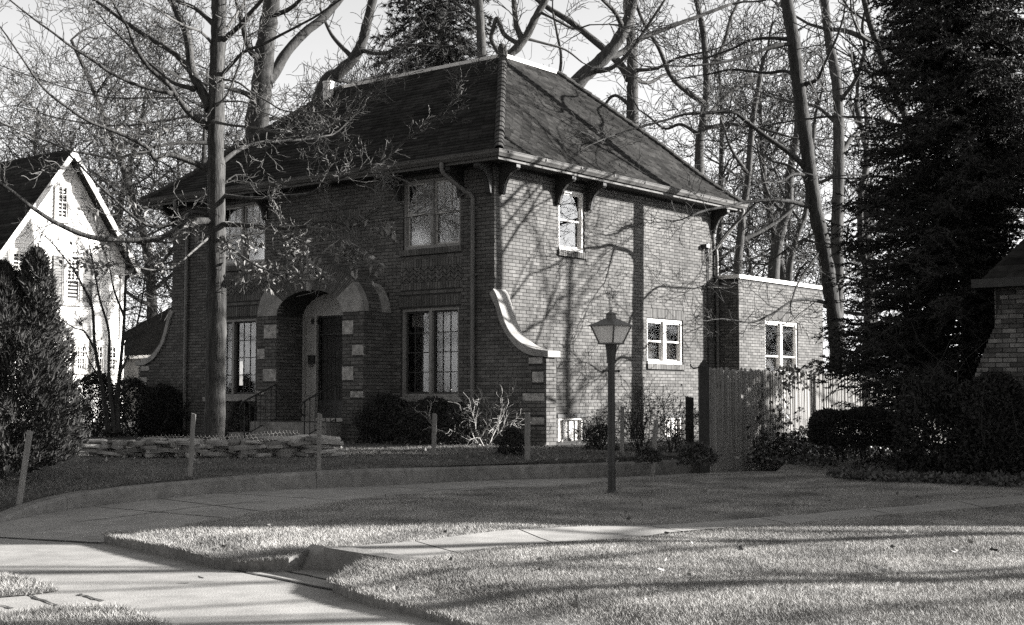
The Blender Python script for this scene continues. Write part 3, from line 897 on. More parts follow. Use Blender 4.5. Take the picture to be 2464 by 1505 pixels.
# porch ---------------------------------------------------------------------
PX, PD = -4.18, 0.75
PF = Frame((PX, -PD, BASE), (1, 0, 0), (0, -1, 0))
porch = empty('porch', (0, 0, 0)); porch.parent = house
SPZ = 1.64
def pillar(sx):
    a, b = (-1.53, -0.955) if sx < 0 else (0.955, 1.53)
    qs = ([(-1.33, -0.957, 1.18, 1.46), (-1.53, -1.31, 0.76, 0.97), (-1.35, -0.957, 0.30, 0.55), (-1.53, -1.32, 0.03, 0.10)] if sx < 0 else
          [(0.957, 1.25, 1.20, 1.47), (1.23, 1.53, 0.79, 0.99), (0.957, 1.26, 0.31, 0.57), (1.19, 1.53, -0.03, 0.09)])
    g = Geo(); box(g, a + 0.009, b - 0.009, -PD, -0.009, -1.15, SPZ, PF)
    root = g.build('pillar', M['mortar'], porch)
    lay(root, PF, course_bricks(b, -1.1, SPZ, qs, s_lo=a), 50 if sx > 0 else 0)
    IN = Frame((PX + (b if sx < 0 else a), 0, BASE), (0, -1, 0), (1 if sx < 0 else -1, 0, 0))
    OU = Frame((PX + (a if sx < 0 else b), 0, BASE), (0, -1, 0), (-1 if sx < 0 else 1, 0, 0))
    lay(root, IN, course_bricks(PD, -1.1, SPZ, []), 0)
    lay(root, OU, course_bricks(PD, -1.1, SPZ, []), 0)
    for (c, d, e, f) in qs:
        g = Geo(); box(g, c, d, -0.05, 0.007, e, f, PF); g.build('quoin_stone', M['stone_block'], root)
pillar(-1); pillar(1)
def arc(th, q):                                  # q = 0 inner arch, 1 outer profile
    a, b = lin(0.955, 1.53, q), lin(0.48, 1.0, q)
    return a * math.cos(th), SPZ + b * math.sin(th)
def wedge(g, t0, t1, q0, q1, d0, d1, n=1):
    ts = [lin(t0, t1, k / n) for k in range(n + 1)]
    prism(g, [arc(t, q0) for t in ts] + [arc(t, q1) for t in ts[::-1]], PF, d0, d1)
g = Geo()
for k in range(24): wedge(g, math.pi * k / 24, math.pi * (k + 1) / 24, 0.0, 0.985, -PD + 0.005, -0.011)
g.build('arch_core', M['mortar'], porch)
SPR = R(36)
vs = []
t = SPR
nv = 20
me_list = 0
for side in (0, 1):
    lo_t, hi_t = (SPR + 0.012, math.pi / 2 - 0.075) if side == 0 else (math.pi / 2 + 0.075, math.pi - SPR - 0.012)
    for k in range(nv):
        a, b = lin(lo_t, hi_t, k / nv) + 0.006, lin(lo_t, hi_t, (k + 1) / nv) - 0.006
        g = Geo(); wedge(g, a, b, 0.0, 1.0, -0.05, random.Random(k + side * 50).uniform(-0.002, 0.002)); g.build('brick', M['brick_one'], porch)
g = Geo(); wedge(g, math.pi / 2 - 0.07, math.pi / 2 + 0.07, -0.02, 1.03, -0.05, 0.02); g.build('keystone', M['cast_stone'], porch)
for t0, t1 in ((0.0, SPR), (math.pi - SPR, math.pi)):
    g = Geo(); wedge(g, t0, t1, 0.0, 1.005, -0.14, 0.01, 6); g.build('springer_stone', M['cast_stone'], porch)
    g = Geo(); wedge(g, t0, t1, 0.9, 1.012, -PD + 0.0, -0.50, 6); g.build('springer_stone', M['cast_stone'], porch)
g = Geo()
rr = random.Random(3)
for k in range(44):                                # courses over the curved hood
    a, b = math.pi * k / 44 + 0.006, math.pi * (k + 1) / 44 - 0.006
    off_ = 0.1 if k % 2 else 0.0
    for d in np.arange(-PD + 0.01 - off_, -0.07, 0.215):
        d_a, d_b = max(d, -PD + 0.01), min(d + 0.205, -0.06)
        in_sp = b < SPR or a > math.pi - SPR
        if in_sp: d_a, d_b = max(d_a, -0.495), min(d_b, -0.145)
        if d_b - d_a > 0.03: wedge(g, a, b, 0.94, 1.0 + rr.uniform(-0.003, 0.003), d_a, d_b)
g.build('brickwork', M['brick'], porch, kind='stuff')
# door wall inside the porch
DF = Frame((PX, 0, BASE), (1, 0, 0), (0, -1, 0))
g = Geo(); prism(g, [arc(math.pi * k / 24, 0.02) for k in range(25)] + [(-0.94, 1.70), (0.94, 1.70)][::1], DF, -0.02, 0.012); g.build('tympanum', M['door_paint'], porch)
g = Geo(); boxes(g, DF, [(-0.95, -0.91, -0.1, 0.03, -0.45, 1.70), (0.91, 0.95, -0.1, 0.03, -0.45, 1.70), (-0.91, 0.91, -0.1, 0.03, 1.645, 1.705), (-0.60, -0.54, -0.1, 0.03, -0.45, 1.645), (-0.95, 0.95, -0.1, 0.06, -0.52, -0.45)])
g.build('door_frame', M['door_paint'], porch)
g = Geo(); box(g, -0.91, -0.60, -0.08, -0.045, -0.45, 1.645, DF)
sp = g.build('side_panel', M['door_paint'], porch)
for i in range(5):
    for j in range(2):
        g = Geo(); a = -0.885 + j * 0.135; z = -0.38 + i * 0.395
        box(g, a, a + 0.115, -0.045, -0.034, z, z + 0.345, DF); g.build('panel', M['door_paint'], sp)
g = Geo(); box(g, -0.54, 0.91, -0.16, -0.12, -0.45, 1.645, DF); dd = g.build('front_door', M['dark_paint'], porch)
g = Geo()
for k in range(4):
    for j in range(2):
        a = -0.42 + j * 0.66
        box(g, a, a + 0.52, -0.122, -0.108, -0.3 + k * 0.48, 0.08 + k * 0.48, DF)
g.build('panel', M['dark_paint'], dd)
g = Geo()
ring(g, DF, -0.54, 0.91, -0.45, 1.645, 0.03, -0.06, -0.035)
for k in range(1, 12): 
    x = lin(-0.54, 0.91, k / 12); box(g, x - 0.006, x + 0.006, -0.055, -0.042, -0.42, 1.62, DF)
box(g, -0.51, 0.88, -0.056, -0.036, -0.12, -0.09, DF); box(g, -0.51, 0.88, -0.06, -0.04, -0.42, -0.12, DF); box(g, -0.51, 0.88, -0.056, -0.036, 1.25, 1.28, DF)
for k in range(12):
    for z in (0.35, 0.75, 1.42):
        x = lin(-0.54, 0.91, (k + 0.5) / 12); an = np.linspace(0, 5.0, 12)
        pts = DF(x + 0.035 * np.cos(an) * (1 - an / 9), np.full(12, -0.048), z + 0.06 * np.sin(an) * (1 - an / 9))
        sweep(g, pts, 0.005, 4)
g.build('iron_grille', M['iron'], porch)
g = Geo(); box(g, -0.74, -0.56, -0.04, 0.075, 0.66, 0.82, DF); box(g, -0.75, -0.55, -0.04, 0.085, 0.82, 0.84, DF)
for sx_ in (-0.03, 0.03):
    an = np.linspace(0, 6.5, 16)
    sweep(g, DF(-0.65 + sx_ + sx_ * 1.2 * np.cos(an) * (1 - an / 10), np.full(16, 0.08), 0.62 + 0.035 * np.sin(an) * (1 - an / 10)), 0.006, 4)
mb = g.build('mailbox', M['iron'], porch)
g = Geo(); ring(g, DF, -0.73, -0.52, 1.49, 1.60, 0.015, -0.04, 0.0); box(g, -0.72, -0.53, -0.04, -0.012, 1.50, 1.59, DF); g.build('number_plate', M['dark_paint'], porch)
# porch floor and steps
g = Geo(); boxes(g, PF, [(-0.953, 0.953, -PD + 0.02, 0.0, -1.2, -0.521), (-1.25, 0.953, 0.002, 0.42, -1.2, -0.52)]); g.build('landing', M['curb'], porch)
g = Geo(); box(g, -1.45, 0.953, 0.422, 0.80, -1.2, -0.73, PF); g.build('step', M['curb'], porch)
g = Geo(); box(g, -1.3, 0.94, 0.004, 0.30, -0.519, -0.505, PF); g.build('door_mat', M['screen'], porch)
def railing(x, first):
    g = Geo()
    top = [(x, 0.06, 0.22), (x, 0.16, 0.20), (x, 0.90, -0.10), (x, 0.98, -0.17)]
    bot = [(x, 0.06, -0.48), (x, 0.18, -0.49), (x, 0.90, -0.78)]
    for pl, r_ in ((top, 0.018), (bot, 0.012)):
        c = catmull([tuple(PF(*p)) for p in pl], 4); sweep(g, c, r_, 6)
    for k in range(7):
        d = lin(0.08, 0.90, k / 6)
        zt = float(np.interp(d, [0.06, 0.16, 0.90], [0.22, 0.20, -0.10])); zb = float(np.interp(d, [0.06, 0.18, 0.90], [-0.48, -0.49, -0.78]))
        if k in (0, 6): zb = -0.9 if k else -0.52
        sweep(g, PF(np.full(2, x), np.full(2, d), np.array([zb, zt])), 0.016 if k in (0, 6) else 0.009, 5)
    for s_ in (-1, 1):
        an = np.linspace(0, 6, 14)
        sweep(g, PF(np.full(14, x), 0.49 + s_ * (0.05 - 0.05 * np.cos(an) * (1 - an / 9)), -0.28 + 0.10 * np.sin(an)), 0.007, 4)
    sweep(g, PF(np.full(6, x), np.array([0.98, 1.02, 1.03, 1.0, 0.95, 0.92]), np.array([-0.17, -0.2, -0.25, -0.31, -0.36, -0.38])), 0.015, 5)
    g.build('railing', M['iron'], porch)
railing(-0.86, 0); railing(0.86, 1)
# ------------------------------------------------------------------ roof of the brick house
ZE, ZD = Hh(4.47), Hh(7.346)
OR = 0.50
eave = [(-LF - OR, -OR), (OR, -OR), (OR, LS + OR), (-LF - OR, LS + OR)]
ins_a, ins_b = 2.866 - 0.07, 3.684 - 0.07
deck = [(-LF - OR + ins_a, -OR + ins_b), (OR - ins_a, -OR + ins_b), (OR - ins_a, LS + OR - ins_b), (-LF - OR + ins_a, LS + OR - ins_b)]
def zroof(s): 
    return ZE + (ZD - ZE) * (s - 0.022 * np.sin(math.pi * np.clip(np.asarray(s, float) / 0.42, 0, 1)))
def roof_face(k):
    e0, e1 = np.array(eave[k]), np.array(eave[(k + 1) % 4])
    d0, d1 = np.array(deck[k]), np.array(deck[(k + 1) % 4])
    def pt(s, t):
        s, t = np.asarray(s, float), np.asarray(t, float)
        a = e0 + (d0 - e0) * s[..., None]; b = e1 + (d1 - e1) * s[..., None]
        xy = a + (b - a) * t[..., None]
        return np.concatenate([xy, zroof(s)[..., None]], -1)
    L0, L1 = np.linalg.norm(e1 - e0), np.linalg.norm(d1 - d0)
    mid_e, mid_d = (e0 + e1) / 2, (d0 + d1) / 2
    run = abs(np.dot(mid_d - mid_e, [[0, 1], [1, 0], [0, 1], [1, 0]][k]))
    return pt, L0, L1, math.hypot(run, ZD - ZE)
g = Geo()
ss = np.linspace(0, 1, 13)
for k in range(4):
    pt = roof_face(k)[0]
    for i in range(12):
        q = pt(np.array([ss[i], ss[i], ss[i + 1], ss[i + 1]]), np.array([0, 1, 1, 0.0]))
        g.polys(q - [0, 0, 0.004], [[0, 1, 2, 3]])
g.polys([(p[0], p[1], ZD + 0.0) for p in deck], [[0, 1, 2, 3]])
g.polys([(p[0], p[1], ZE - 0.03) for p in eave][::-1], [[0, 1, 2, 3]])
roof = g.build('roof', M['dark_paint'], house)
sh_all = []
for k, tab in ((0, 0.30), (1, 0.30), (3, 0.6)):
    pt, L0, L1, SL = roof_face(k)
    rows = int(SL / 0.14)
    rng = np.random.default_rng(k)
    for j in range(rows):
        s0, s1 = j / rows, min(1.0, (j + 1.12) / rows)
        Lr = lin(L0, L1, s0)
        x = -rng.uniform(0, tab)
        while x < Lr:
            w = tab * rng.uniform(0.75, 1.25)
            a, b = max(0, x), min(Lr, x + w - 0.006)
            x += w
            if b - a < 0.04: continue
            ds = rng.uniform(-0.004, 0.004)
            t = np.array([a / Lr, b / Lr, b / Lr, a / Lr])
            q = pt(np.clip(np.array([s0 + ds, s0 + ds, s1, s1]), 0, 1), t)
            up = q + np.array([0, 0, 1]) * np.array([0.028, 0.028, 0.006, 0.006])[:, None]
            sh_all.append((np.vstack([q, up]), k))
SHF = [[4, 5, 6, 7], [0, 1, 5, 4], [1, 2, 6, 5], [3, 0, 4, 7], [2, 3, 7, 6], [3, 2, 1, 0]]
sh_all.sort(key=lambda r: np.linalg.norm(r[0].mean(0) - cam_local) - (1.5 if r[1] == 1 else 0))
for V, k in sh_all[:300]:
    g = Geo(); c = V.mean(0); g.polys(V - c, SHF); o = g.build('shingle', M['shingle_one'], roof); o.location = c
g = Geo()
for V, k in sh_all[300:]: g.polys(V, SHF)
g.build('shingles', M['shingle'], roof, kind='stuff')
# hip tiles
def hip_tiles(i, n=23):
    e, d = np.array(eave[i]), np.array(deck[i])
    for k in range(n):
        s0, s1 = k / n, (k + 1.25) / n
        a = np.array([*(e + (d - e) * s0), float(zroof(s0)) + 0.015]); b = np.array([*(e + (d - e) * min(1, s1)), float(zroof(min(1, s1))) + 0.0])
        t = (b - a) / np.linalg.norm(b - a)
        w = np.cross(t, [0, 0, 1.0]); w /= np.linalg.norm(w); u_ = np.cross(w, t)
        g = Geo()
        an = np.linspace(-0.15 * math.pi, 1.15 * math.pi, 9)
        r0, r1 = 0.098, 0.084
        A = a + np.outer(np.cos(an) * r0, w) + np.outer(np.sin(an) * r0 * 0.85, u_)
        B = b + np.outer(np.cos(an) * r1, w) + np.outer(np.sin(an) * r1 * 0.85, u_)
        A2 = a + np.outer(np.cos(an) * r0 * 0.8, w) + np.outer(np.sin(an) * r0 * 0.65, u_)
        strip(g, A, B); strip(g, A2, A)
        o = g.build('hip_tile', M['hip_tile'], roof, smooth=False)
hip_tiles(1); hip_tiles(2); hip_tiles(0)
g = Geo()
for i in (0, 1):
    p, q = np.array(deck[i]), np.array(deck[(i + 1) % 4])
    sd = (q - p) / np.linalg.norm(q - p); od = np.array([sd[1], -sd[0]])
    fr = Frame((p[0], p[1], ZD), (sd[0], sd[1], 0), (od[0], od[1], 0))
    L = np.linalg.norm(q - p)
    boxes(g, fr, [(0, L, -0.06, 0.045, 0.01, 0.055)])
    boxes(g, fr, [(0, L, 0.03, 0.048, -0.03, 0.012)])
g.build('deck_edge', M['flashing'], roof)
g = Geo()
c = np.array([deck[1][0], deck[1][1], ZD])
sweep(g, [c + [0, 0, 0.0], c + [0, 0, 0.1], c + [-0.02, 0.0, 0.2], c + [-0.05, 0, 0.27]], [0.11, 0.10, 0.10, 0.05], 8)
g.build('finial', M['hip_tile'], roof)
g = Geo()
c = np.array([deck[0][0] - 0.10, deck[0][1] - 0.35, ZD - 0.5])
c = c - [0, 0, 0.10]
sweep(g, [c, c + [0, 0, 0.45], c + [0, 0, 0.66]], [0.13, 0.125, 0.125], 14)
sweep(g, [c + [0, 0, 0.66], c + [0, 0, 0.7]], [0.14, 0.14], 14)
g.build('flue', M['flashing'], roof)
g = Geo(); box(g, deck[0][0] + 0.5, deck[0][0] + 1.4, deck[0][1] + 0.2, deck[0][1] + 0.9, ZD, ZD + 0.16); g.build('roof_hatch', M['dark_paint'], roof)

# gutter, fascia, soffit
def rim(prof, name, m, closed_prof=False, parent=house):
    g = Geo()
    rows = []
    for o_, z in prof:
        rows.append(np.array([(-LF - o_, -o_, z), (o_, -o_, z), (o_, LS + o_, z), (-LF - o_, LS + o_, z), (-LF - o_, -o_, z)]))
    for a, b in zip(rows[:-1], rows[1:]): strip(g, a, b)
    return g.build(name, m, parent)
h = Hh
gutter = rim([(0.462, h(4.47)), (0.462, h(4.375)), (0.505, h(4.37)), (0.53, h(4.40)), (0.555, h(4.425)), (0.568, h(4.47)), (0.578, h(4.472)), (0.578, h(4.482)), (0.556, h(4.482)), (0.55, h(4.45)), (0.47, h(4.44))], 'gutter', M['gutter'])
rim([(0.40, h(4.315)), (0.46, h(4.315)), (0.46, h(4.36)), (0.45, h(4.365)), (0.45, h(4.46))], 'fascia', M['gutter'])
rim([(-0.05, h(4.337)), (0.45, h(4.337)), (0.45, h(4.35))], 'soffit', M['dark_wood'])
for x in np.arange(-LF - 0.2, 0.5, 1.15):
    g = Geo(); box(g, x, x + 0.03, -0.582, -0.47, h(4.44), h(4.487)); g.build('gutter_strap', M['gutter'], gutter)
for y in np.arange(-0.3, LS + 0.5, 1.15):
    g = Geo(); box(g, 0.47, 0.582, y, y + 0.03, h(4.44), h(4.487)); g.build('gutter_strap', M['gutter'], gutter)

# eave brackets
BRK = [(0, 3.80), (0.045, 3.775), (0.075, 3.80), (0.085, 3.86), (0.11, 3.96), (0.17, 4.08), (0.26, 4.17), (0.36, 4.215), (0.40, 4.215), (0.425, 4.245), (0.425, 4.336), (0, 4.336)]
def bracket(fr, s, w=0.115):
    g = Geo()
    f2 = Frame(fr.o, fr.d, fr.s)
    prism(g, [(a + 0.001, z) for a, z in BRK], f2, s - w / 2, s + w / 2)
    mid = np.array(BRK[1:10]); c = mid.mean(0)
    lo2 = [(a + 0.016, z - 0.012) for a, z in BRK[1:10]]
    prism(g, [(a, z) for a, z in BRK[1:10]] + lo2[::-1], f2, s - w * 0.3, s + w * 0.3)
    g.build('eave_bracket', M['dark_wood'], house)
for u_ in (0.10, 0.80, 2.40, 6.33, 7.97, 9.40): bracket(FR, LF - u_)
for v_ in (0.18, 1.96, 3.02, 8.07): bracket(SI, v_)
for v_ in (0.12, 8.0): bracket(LE, LS - v_)
bracket(BK, 0.12)

# downspouts
def downspout(pts, r=0.042, straps=()):
    g = Geo()
    sweep(g, catmull(pts, 5), r, 8)
    o = g.build('downspout', M['pipe'], house, smooth=True)
    for fr, s, z in straps:
        g = Geo(); box(g, s - 0.075, s + 0.075, -0.005, 0.03, z - 0.018, z + 0.018, fr); box(g, s - 0.05, s + 0.05, 0.03, 0.1, z - 0.016, z + 0.016, fr); g.build('strap', M['pipe'], o)
def fp(u_, d, z): return tuple(FR(LF - u_, d, z))
downspout([fp(0.86, 0.52, 4.38), fp(0.86, 0.50, 4.22), fp(0.80, 0.40, 4.10), fp(0.60, 0.16, 3.86), fp(0.50, 0.06, 3.75), fp(0.485, 0.055, 3.5), fp(0.485, 0.055, 2.0), fp(0.485, 0.055, 0.5), fp(0.485, 0.055, -0.85)], straps=[(FR, LF - 0.485, 2.28), (FR, LF - 0.485, 0.1), (FR, LF - 0.485, 3.55)])
downspout([fp(8.80, 0.52, 4.38), fp(8.80, 0.50, 4.22), fp(8.84, 0.40, 4.10), fp(8.92, 0.16, 3.86), fp(8.94, 0.055, 3.7), fp(8.94, 0.055, 2.0), fp(8.94, 0.055, -0.85)], straps=[(FR, LF - 8.94, 1.72)])
downspout([(0.52, LS + 0.35, h(4.38)), (0.50, LS + 0.35, h(4.2)), (0.06, LS - 0.03, h(3.45)), (0.055, LS - 0.03, h(3.2)), (0.055, LS - 0.03, h(1.0)), (0.055, LS - 0.03, h(-0.9))], straps=[(SI, LS - 0.03, 3.0)])
# service cable bracket and wires on the side wall
g = Geo()
box(g, 7.55, 7.72, 0.0, 0.14, 3.40, 3.48, SI); box(g, 7.76, 7.80, 0.0, 0.06, 3.30, 3.52, SI)
for k in range(3):
    an = np.linspace(0, 6.28, 14)
    sweep(g, SI(7.66 + 0.05 * k + (0.05 + 0.015 * k) * np.cos(an), np.full(14, 0.08), 3.24 + (0.14 + 0.03 * k) * np.sin(an)), 0.008, 4)
sweep(g, SI(np.full(4, 7.80), np.full(4, 0.03), np.array([3.35, 2.7, 2.0, -0.5])), 0.016, 5)
g.build('cable_bracket', M['iron'], house)
def wire(pts, r, m, n=14, sag=0.0):
    p = np.asarray(pts, float); q = catmull(p, n)
    g = Geo(); sweep(g, q, r, 4); return g.build('cable', M[m], house)
wire([tuple(SI(5.15, 0.03, 2.83)), tuple(SI(5.9, 0.03, 2.42)), tuple(SI(6.7, 0.03, 2.33)), tuple(SI(7.5, 0.03, 2.5))], 0.006, 'cable')
wire([tuple(SI(5.15, 0.03, 2.84)), tuple(SI(6.1, 0.03, 2.62)), tuple(SI(7.0, 0.03, 2.55)), tuple(SI(7.75, 0.05, 2.66))], 0.004, 'cable')
wire([tuple(SI(7.66, 0.10, 2.50)), (0.45, LS - 0.1, h(2.50)), (0.62, LS + 0.1, h(2.72))], 0.010, 'cable_pale')
# ------------------------------------------------------------------ white house at the left
wh = empty('white_house', (-13.71, 48.0, EYE + 0.0), -PSI, label='white clapboard house with steep dark gable roof and shuttered windows at far left', cat='house')
WG = Frame((0, 0, 0), (0, -1, 0), (1, 0, 0))           # s = t, towards the street; d outwards
apx, apz = 2.40, 8.30
slope = 1.42
def gab(s): return apz - abs(s - apx) * (slope if s < apx else 1.40)
WT = 7.2
g = Geo(); prism(g, [(0, -1.2), (0, gab(0)), (apx, apz), (WT, gab(WT)), (WT, -1.2)], WG, -9.0, -0.02); whw = g.build('wall', M['white_paint'], wh)
for k in range(72):
    z0 = -0.6 + k * 0.125; z1 = z0 + 0.12
    if z1 > apz - 0.15: break
    def lim(z):
        lo_ = max(0.0, apx - (apz - z) / slope); hi_ = min(WT, apx + (apz - z) / 1.40); return lo_, hi_
    (a0, b0), (a1, b1) = lim(z0), lim(z1)
    g = Geo()
    V = np.vstack([WG(np.array([a0, b0]), 0.018, z0), WG(np.array([b1, a1]), 0.002, z1), WG(np.array([a0, b0]), -0.02, z0), WG(np.array([b1, a1]), -0.02, z1)])
    g.polys(V, [[0, 1, 2, 3], [4, 5, 1, 0], [1, 5, 6, 2], [2, 6, 7, 3], [3, 7, 4, 0]])
    g.build('clapboard', M['clapboard'], whw)
def wwin(s0, s1, z0, z1, shutters=True, up=(3, 2)):
    fr2 = Frame(WG(0, 0.05, 0), WG.s, WG.d)
    g = Geo(); ring(g, fr2, s0 - 0.1, s1 + 0.1, z0 - 0.1, z1 + 0.12, 0.1, -0.05, 0.03); box(g, s0 - 0.14, s1 + 0.14, -0.05, 0.05, z0 - 0.13, z0 - 0.1, fr2)
    r_ = g.build('window', M['white_paint'], whw)
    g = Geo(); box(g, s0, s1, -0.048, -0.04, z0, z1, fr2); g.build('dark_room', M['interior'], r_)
    zm = (z0 + z1) / 2
    for (p, q, d) in ((zm - 0.02, z1, -0.005), (z0, zm + 0.02, -0.018)):
        g = Geo(); ring(g, fr2, s0, s1, p, q, 0.05, d - 0.01, d + 0.02); g.build('sash', M['white_paint'], r_)
        g = Geo(); box(g, s0 + 0.05, s1 - 0.05, d - 0.004, d, p + 0.05, q - 0.05, fr2); g.build('pane', M['glass_side'], r_)
        g = Geo()
        if p > z0 or not shutters:
            for k in range(1, up[0]): x = lin(s0 + .05, s1 - .05, k / up[0]); box(g, x - 0.012, x + 0.012, d, d + 0.012, p + 0.05, q - 0.05, fr2)
            box(g, s0 + 0.05, s1 - 0.05, d, d + 0.010, (p + q) / 2 - 0.012, (p + q) / 2 + 0.012, fr2)
            g.build('muntins', M['white_paint'], r_)
    if shutters:
        for a, b in ((s0 - 0.50, s0 - 0.12), (s1 + 0.12, s1 + 0.50)):
            g = Geo(); ring(g, fr2, a, b, z0 - 0.12, z1 + 0.08, 0.05, -0.05, 0.015)
            n = 16
            boxes(g, fr2, [(a + 0.05, b - 0.05, -0.04, 0.0 + 0.006 * (i % 2), lin(z0 - 0.07, z1 + 0.03, i / n), lin(z0 - 0.07, z1 + 0.03, (i + 0.8) / n)) for i in range(n)])
            g.build('shutter', M['shutter'], whw)
    return r_
wwin(2.36, 2.76, 6.0, 7.12, shutters=False, up=(2, 1))
wwin(1.83, 2.36, 3.2, 4.66)
wwin(3.70, 4.40, 3.55, 4.72)
wwin(0.85, 1.22, 0.87, 1.74, shutters=False); wwin(0.30, 0.72, 0.87, 1.74, shutters=False); wwin(1.55, 1.9, 0.87, 1.74, shutters=False)
g = Geo()
box(g, -0.02, 0.16, 0.0, 0.05, -0.7, gab(0) - 0.05, WG); g.build('corner_board', M['white_paint'], wh)
g = Geo(); box(g, -0.05, WT, 0.02, 0.08, 1.86, 1.95, WG); g.build('belt_board', M['white_paint'], wh)
for sgn in (-1, 1):
    sl = slope if sgn < 0 else 1.40
    L = (apx + 0.35) if sgn < 0 else (WT - apx + 0.4)
    q = [(apx, apz + 0.10), (apx + sgn * L, apz + 0.10 - L * sl), (apx + sgn * L, apz - 0.12 - L * sl), (apx, apz - 0.12)]
    g = Geo(); prism(g, q, WG, -9.3, 0.42); rf = g.build('roof', M['shingle'], wh)
    g = Geo(); q2 = [(apx, apz + 0.09), (apx + sgn * L, apz + 0.09 - L * sl), (apx + sgn * L, apz - 0.20 - L * sl), (apx, apz - 0.20)]
    prism(g, q2, WG, 0.422, 0.46); g.build('rake_board', M['white_paint'], wh)
    n = int(L * math.hypot(1, sl) / 0.15)
    for k in range(n):
        a, b = k / n * L, (k + 0.96) / n * L
        g = Geo()
        prism(g, [(apx + sgn * a, apz + 0.104 - a * sl), (apx + sgn * b, apz + 0.125 - b * sl), (apx + sgn * b, apz + 0.10 - b * sl), (apx + sgn * a, apz + 0.10 - a * sl)], WG, -9.3, 0.40)
        g.build('shingle_course', M['shingle_one'], rf)
wh.location.z = EYE

# small garage behind, between the two houses
gr = empty('garage', (P(330, 950, 54)[0], 54, EYE - 1.2), -PSI, label='low outbuilding with dark hipped roof behind, between the white house and brick house', cat='garage')
g = Geo(); box(g, -3.4, 4.6, 0, 6, 0, 2.7); gw = g.build('wall', M['grey_paint'], gr)
g = Geo(); boxes(g, WORLD, [(-3.4, 4.6, -0.012, 0.0, 0.12 * k, 0.12 * k + 0.112) for k in range(22)]); g.build('siding', M['grey_paint'], gw)
g = Geo(); V = [(-3.8, -0.4, 2.7), (5.0, -0.4, 2.7), (5.0, 6.4, 2.7), (-3.8, 6.4, 2.7), (-1.0, 3.0, 5.2), (2.2, 3.0, 5.2)]
g.polys(V, [[0, 1, 5, 4], [1, 2, 5], [2, 3, 4, 5], [3, 0, 4], [3, 2, 1, 0]]); rf = g.build('roof', M['shingle'], gr)
g = Geo(); boxes(g, WORLD, [(-3.85, 5.05, -0.5, -0.4, 2.66, 2.78)]); g.build('gutter', M['white_paint'], gr)

# ------------------------------------------------------------------ neighbour's brick house at the right edge
nb = empty('neighbour_house', (6.85, 19.3, EYE - 1.1), -PSI, label='neighbouring low house of mottled old brick with shingled hip roof at right edge', cat='house')
NF = Frame((0, 0, 1.1), (1, 0, 0), (0, -1, 0)); NL = Frame((0, 5.6, 1.1), (0, -1, 0), (-1, 0, 0))
NW, ND = 8.2, 5.6
nwin = (1.9, 3.4, 0.0, 1.2)
nfw = backing(nb, NF, NW, -1.25, 1.58, [nwin], 'front_wall')
save_cam = cam_local
c_ = np.array([-6.85, -19.3]); cam_local = np.array([c_[0] * math.cos(PSI) - c_[1] * math.sin(PSI), c_[0] * math.sin(PSI) + c_[1] * math.cos(PSI), 1.1])
flare = lambda z: (float(np.interp(z, [-1.2, 0.3, 0.55, 0.96, 1.25, 1.5], [-0.62, -0.30, -0.2, -0.02, 0.06, 0.09])), NW)
g = Geo(); prism(g, [(-0.60, -1.2), (-0.30, 0.3), (-0.2, 0.55), (-0.02, 0.96), (0.0, 1.2), (0.0, -1.2)], NF, -0.35, -0.009); g.build('flared_buttress', M['mortar'], nb)
rects = course_bricks(NW, -1.15, 1.56, [nwin], ext=flare, bl=0.19)
rects = [(a, b, c, d, True if b - a > 0.18 else False) for a, b, c, d, f_ in rects]
near_ = [r for r in rects if r[0] < 1.4 and r[2] > -0.2]; far_ = [r for r in rects if not (r[0] < 1.4 and r[2] > -0.2)]
lay(nfw, NF, near_, 0 if not near_ else 140, mats=('brick_old_mass', 'brick_old'), d1=0.004)
lay(nfw, NF, far_, 0, mats=('brick_old_mass', 'brick_old'))
cam_local = save_cam
nlw = backing(nb, NL, ND, -1.25, 1.58, [], 'side_wall'); lay(nlw, NL, course_bricks(ND, -1.15, 1.56, []), 0, mats=('brick_old_mass', 'brick_old'))
g = Geo(); boxes(g, WORLD, [(NW - 0.2, NW, 0.0, ND, 0, 2.68), (0.2, NW - 0.2, ND - 0.2, ND, 0, 2.68)]); g.build('rear_walls', M['brick_old_mass'], nb)
window(nfw, NF, nwin, 'hung', fm='grey_paint', sm='grey_paint')
zE, zR = 2.70, 6.3
ev = [(-0.04, -0.45), (NW + 0.35, -0.45), (NW + 0.35, ND + 0.35), (-0.04, ND + 0.35)]
rd = [(2.6, 2.8), (NW - 0.3, 2.8)]
V = [(*p, zE) for p in ev] + [(*p, zR) for p in rd]
g = Geo(); g.polys(V, [[0, 1, 5, 4], [1, 2, 5], [2, 3, 4, 5], [3, 0, 4], [3, 2, 1, 0]]); nrf = g.build('roof', M['dark_paint'], nb)
g = Geo(); rng = np.random.default_rng(9)
for (A_, B_, C_, D_) in ((V[0], V[1], V[5], V[4]), (V[3], V[0], V[4], V[4])):
    A_, B_, C_, D_ = map(np.array, (A_, B_, C_, D_))
    rows = 34
    for j in range(rows):
        s0, s1 = j / rows, min(1, (j + 1.1) / rows)
        L = np.linalg.norm(lin(A_, D_, s0) - lin(B_, C_, s0)); x = -rng.uniform(0, 0.3)
        while x < L:
            w = rng.uniform(0.22, 0.38); a, b = max(0, x), min(L, x + w - 0.006); x += w
            if b - a < 0.03: continue
            q = np.array([lin(lin(A_, D_, s0), lin(B_, C_, s0), a / L), lin(lin(A_, D_, s0), lin(B_, C_, s0), b / L), lin(lin(A_, D_, s1), lin(B_, C_, s1), b / L), lin(lin(A_, D_, s1), lin(B_, C_, s1), a / L)])
            up = q + np.array([0, 0, 1]) * np.array([0.022, 0.022, 0.006, 0.006])[:, None]
            g.polys(np.vstack([q, up]), SHF)
g.build('shingles', M['shingle'], nrf, kind='stuff')
